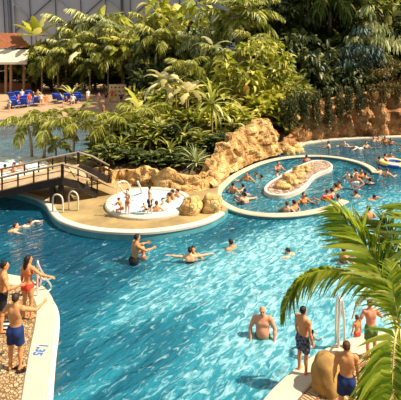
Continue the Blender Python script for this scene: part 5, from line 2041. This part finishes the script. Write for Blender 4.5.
# inflatable ring
bm = bmesh.new()
R0, r0_ = .62, .19
grid = []
for i in range(40):
    a = i * 2 * math.pi / 40
    grid.append([bm.verts.new(((R0 + r0_ * math.cos(b)) * math.cos(a), (R0 + r0_ * math.cos(b)) * math.sin(a), r0_ * math.sin(b))) for b in [j * 2 * math.pi / 14 for j in range(14)]])
for i in range(40):
    for j in range(14):
        f = bm.faces.new((grid[i][j], grid[(i + 1) % 40][j], grid[(i + 1) % 40][(j + 1) % 14], grid[i][(j + 1) % 14]))
        f.material_index = 0 if (j in (0, 1, 2, 3, 4)) and (i // 5) % 2 == 0 else (2 if j in (1, 2, 3, 4) else 1)
ir = bmo('rubber_ring', bm, None, [plain('ring_yellow', (.9, .72, .15), .4), plain('ring_blue', (.04, .16, .6), .4), plain('ring_cream', (.85, .75, .5), .4)], True)
ir.location = at(393, 163.5, 0.1)
ir.scale = (1.05, 1.05, 1.05)
tag(ir, 'blue and yellow rubber swim ring floating in the far pool', 'swim ring')
bm = bmesh.new()

# hot tub company
stand('dark haired woman standing by the hot tub, one arm raised, leftmost', 127.5, 217.5, 189, 150, pose='wave', build='woman', hair='short', suit='bikini', suitc='orange', skin='pale', hairc='black', h=.01)
stand('person crouching at the hot tub rim beside the standing woman', 122, 216, 199, 60, pose='crouch', build='woman', hair='bun', suit='bikini', suitc='orange', skin='tan', hairc='auburn', h=.01, hscale=1.35)
stand('man in black and white shorts striding in front of the hot tub', 150, 217, 186, -70, pose='stroll', suit='shorts', suitc='black', skin='pale', hairc='black', h=.01)
stand('person crouching beside the man in black and white shorts', 146, 214, 203, 70, pose='crouch', suit='briefs', suitc='black', skin='tan', hairc='auburn', h=.01, hscale=1.25)
hz = LZ + .1
wade('child with dark hair at the near rim of the hot tub', 156.5, 211, 0, .42, z=hz, height=1.4, pose='bent_out', build='kid', suit='shorts', suitc='red', skin='tan', hairc='auburn')
wade('dark head in the hot tub, between the child and the rim bathers', 163, 205, 200, .32, z=hz, pose='bent_out', suit='shorts', suitc='navy', skin='pale', hairc='black')
wade('dark haired bather at the right rim of the hot tub, nearest of three', 169, 201, 100, .38, z=hz, pose='bent_out', suit='shorts', suitc='navy', skin='tan', hairc='black')
wade('dark haired bather at the right rim of the hot tub, middle of three', 172.5, 198, 110, .40, z=hz, pose='bent_out', suit='shorts', suitc='navy', skin='tan', hairc='black')
wade('dark haired bather at the right rim of the hot tub, farthest of three', 177.5, 196, 120, .34, z=hz, pose='bent_out', suit='shorts', suitc='navy', skin='red', hairc='black')
# paddling pool behind the bridge
for x, y, s, lb in ((5, 172, .45, 'red skinned bather in the white pool behind the bridge, leftmost'), (14, 171, .5, 'bather in the white pool behind the bridge, second from the edge'),
                    (20.5, 169, .5, 'bather at the right rim of the white pool behind the bridge')):
    wade(lb, x, y, x * 9, s, z=LZ + .12, pose='bent_out', suit='shorts', suitc='navy', skin='red', hairc='brown')

# beach bag at the left edge
bg = empty('beach_bag', at(3.5, 331, LZ))
tag(bg, 'small black and white striped bag on the cobbles at the left edge', 'bag')
bm = bmesh.new()
vs = box(bm, (0, 0, .11), (.36, .18, .22))
for v in vs:
    if v.co.z > .1:
        v.co.y *= .45
bmesh.ops.bevel(bm, geom=bm.edges[:], offset=.02, segments=2)
m, n, l, out = newmat('bag_stripes')
tc = n.new('ShaderNodeTexCoord')
wv = n.new('ShaderNodeTexWave')
wv.bands_direction = 'Z'
wv.inputs['Scale'].default_value = 4
l.new(tc.outputs['Object'], wv.inputs['Vector'])
rp = n.new('ShaderNodeValToRGB')
rp.color_ramp.interpolation = 'CONSTANT'
rp.color_ramp.elements[0].color = (.02, .02, .02, 1)
rp.color_ramp.elements[1].color = (.85, .82, .76, 1)
rp.color_ramp.elements[1].position = .5
l.new(wv.outputs['Fac'], rp.inputs['Fac'])
b = n.new('ShaderNodeBsdfPrincipled')
l.new(rp.outputs['Color'], b.inputs['Base Color'])
l.new(b.outputs[0], out.inputs[0])
bmo('body', bm, bg, m, True)
tube('handle', smooth_path([Vector((-.12, 0, .2)), Vector((-.08, 0, .34)), Vector((.08, 0, .34)), Vector((.12, 0, .2))], 5), .012, bg, plain('cloth_black', CLOTH['black'], .7))

# sandals of the man in navy shorts
for i, (x, y, r) in enumerate(((19, 366, -60), (21, 371, -70))):
    s = empty('sandal', at(x + 1.5, y + .5, LZ), math.radians(r))
    tag(s, ['black sandal on the cobbles right of the man in navy shorts, farther one', 'black sandal on the cobbles right of the man in navy shorts, nearer one'][i], 'sandal', 'pair of black sandals')
    bm = bmesh.new()
    bmesh.ops.create_circle(bm, cap_ends=True, segments=24, radius=1)
    bmesh.ops.transform(bm, matrix=Matrix.Diagonal((.05, .13, 1, 1)), verts=bm.verts)
    q = bmesh.ops.extrude_face_region(bm, geom=bm.faces[:])
    bmesh.ops.translate(bm, vec=(0, 0, .025), verts=[g for g in q['geom'] if isinstance(g, bmesh.types.BMVert)])
    bmo('sole', bm, s, plain('sandal_black', (.012, .012, .012), .7))
    tube('strap', smooth_path([Vector((-.045, .02, .02)), Vector((-.02, .04, .06)), Vector((.02, .04, .06)), Vector((.045, .02, .02))], 4), .012, s, plain('sandal_black', (.012, .012, .012), .7))

# ------------------------------------------------------------------ beach life behind the lagoon


def beach_z(px, Y):
    d = Y - 46.5
    return float(np.interp(d, [-1.5, 0, 1.5, 6, 14, 62], [-.3, 0, .25, .6, 1.0, 1.2])) + .02


def lounger_mesh():
    bm = bmesh.new()
    box(bm, (0, 0, .34), (.7, 1.35, .1))
    M = Matrix.Translation((0, .62, .36)) @ Matrix.Rotation(math.radians(50), 4, 'X')
    box(bm, (0, .4, 0), (.7, .85, .1), M=M)
    bmesh.ops.bevel(bm, geom=bm.edges[:], offset=.03, segments=1)
    return bm


lm = None
blue_m = plain('lounger_blue', (0.02, 0.08, 0.52), 0.6)
lf = plain('lounger_frame', (0.75, 0.75, 0.75), .5)
spots = [(11, 57, 30), (15.5, 59, 10), (20, 57.5, -15), (24, 60, 20), (27, 58, 0), (32, 61, -10), (36.5, 59, 25), (14, 63, 5), (22, 64, -8), (30, 65, 12), (57, 62, 8), (63, 61, -12), (69, 62, 5), (76, 61, 15), (81, 63, -5)]
for i, (x, Y, rz) in enumerate(spots):
    Y = Y - 5.5
    p = onx(x, Y, beach_z(x, Y))
    e = empty('sun_lounger', p, math.radians(rz + 180), 1.15)
    if x < 40:
        tag(e, 'blue sun lounger in the crowded cluster in front of the hut', 'sun lounger', 'blue loungers in front of the hut')
    else:
        tag(e, 'blue sun lounger in the sparse row left of the notice board', 'sun lounger', 'blue loungers left of the notice board')
    if lm is None:
        o = bmo('cushion', lounger_mesh(), e, blue_m)
        lm = o.data
        bm = bmesh.new()
        box(bm, (0, 0, .15), (.05, .05, .3))
        lfm = bpy.data.meshes.new('leg')
        bm.to_mesh(lfm)
        bm.free()
        lfm.materials.append(lf)
    else:
        o = bpy.data.objects.new('cushion', lm)
        C.objects.link(o)
        o.parent = e
    for sx in (-.3, .3):
        for sy in (-.55, .55):
            o = bpy.data.objects.new('leg', lfm)
            C.objects.link(o)
            o.parent = e
            o.location = (sx, sy, 0)
crowd = [(13, 100, 'sit', 'orange', 'tan'), (18, 99, 'sit', 'red', 'light'), (22, 98, 'stand', 'white', 'light'), (29, 97.5, 'stand', 'red', 'tan'), (33.5, 98.5, 'stand', 'black', 'light'), (38, 98, 'hips', 'yellow', 'light'), (41, 98, 'stand', 'white', 'tan'),
         (46, 100, 'sit', 'orange', 'tan'), (60, 101, 'sit', 'white', 'light'), (66, 100, 'sit', 'navy', 'tan'), (73, 100, 'sit', 'white', 'light'), (88, 100.5, 'stand', 'white', 'light'), (99, 101, 'stand', 'pink', 'light'), (106, 101, 'stand', 'black', 'tan'), (112, 99, 'hips', 'red', 'light'), (121, 100, 'stand', 'navy', 'light')]
sayc = {'orange': 'in orange', 'red': 'in red', 'white': 'in white', 'black': 'in black', 'yellow': 'in yellow', 'navy': 'in navy', 'pink': 'in pink'}
where = ['sitting at the hut end of the blue lounger crowd', 'sitting second in the blue lounger crowd', 'standing among the blue loungers under the hut corner', 'standing behind the blue loungers, middle of the crowd', 'standing right of the middle of the lounger crowd',
         'standing at the right end of the lounger crowd', 'standing last at the right end of the lounger crowd', 'sitting right of the lounger crowd', 'sitting on the sparse blue row', 'sitting in the middle of the sparse blue row', 'sitting at the right of the sparse blue row',
         'standing between blue row and notice board', 'standing left below the notice board', 'standing close below the notice board', 'standing in front of the notice board', 'standing right of the notice board']
for i, (x, y, ps, c, sk) in enumerate(crowd):
    Y = 52.5 + (i % 3) * 1.4
    p = onx(x, Y, beach_z(x, Y))
    person('distant beach guest %s %s' % (sayc[c], where[i]), p, math.radians(180 + 30 * (i % 4 - 1.5)), pose=ps, suit='shirt', suitc=c, skin=sk, hairc=['brown', 'black', 'blond', 'auburn'][i % 4], height=1.7, h=.02)
stand('tan skinned guest in red walking on the sand below the notice board', 103, 116, 104, 160, z=.3, pose='stroll', suit='shorts', suitc='red', skin='red', hairc='brown', h=.02)
stand('guest at the lagoon shore below the notice board', 110, 118, 107.5, 200, z=.2, pose='stand', suit='shorts', suitc='navy', skin='light', hairc='black', h=.02)
stand('guest wrapped in white standing at the left end of the beach', 9.5, 111, 99, 150, z=.5, pose='hips', suit='shirt', suitc='white', skin='light', hairc='brown', h=.02)
wade('red skinned bather in the lagoon behind the dark palms', 104.5, 137, 0, .9, pose='hips', suit='shorts', suitc='red', skin='red', hairc='brown')
wade('pale bather in the lagoon right of the red skinned one', 112, 134, 0, .8, pose='reach', suit='shirt', suitc='white', skin='pale', hairc='blond')

# ------------------------------------------------------------------ light
sun = bpy.data.lights.new('sun', 'SUN')
sun.energy = 8.0
sun.angle = math.radians(1.5)
sun.color = (1.0, 0.89, 0.72)
so = bpy.data.objects.new('sun', sun)
C.objects.link(so)
sd = Vector((0.74, -0.10, 0.92)).normalized()
so.rotation_euler = sd.to_track_quat('Z', 'Y').to_euler()
w = bpy.data.worlds.new('world')
bpy.context.scene.world = w
w.use_nodes = True
n, l = w.node_tree.nodes, w.node_tree.links
bgn = n['Background']
tc = n.new('ShaderNodeTexCoord')
sp = n.new('ShaderNodeSeparateXYZ')
l.new(tc.outputs['Generated'], sp.inputs[0])
rp = n.new('ShaderNodeValToRGB')
rp.color_ramp.elements[0].position = 0.0
rp.color_ramp.elements[0].color = (0.30, 0.36, 0.42, 1)
rp.color_ramp.elements[1].position = 0.75
rp.color_ramp.elements[1].color = (0.92, 0.97, 1.0, 1)
l.new(sp.outputs['Z'], rp.inputs['Fac'])
l.new(rp.outputs['Color'], bgn.inputs['Color'])
bgn.inputs['Strength'].default_value = 0.62

sc = bpy.context.scene
sc.view_settings.view_transform = 'Standard'
sc.view_settings.look = 'None'
sc.view_settings.exposure = 0.0
sc.view_settings.gamma = 1.0
sc.view_settings.use_curve_mapping = False
sc.cycles.use_denoising = True
sc.cycles.max_bounces = 8
sc.cycles.transparent_max_bounces = 12
sc.cycles.caustics_reflective = False
sc.cycles.caustics_refractive = False
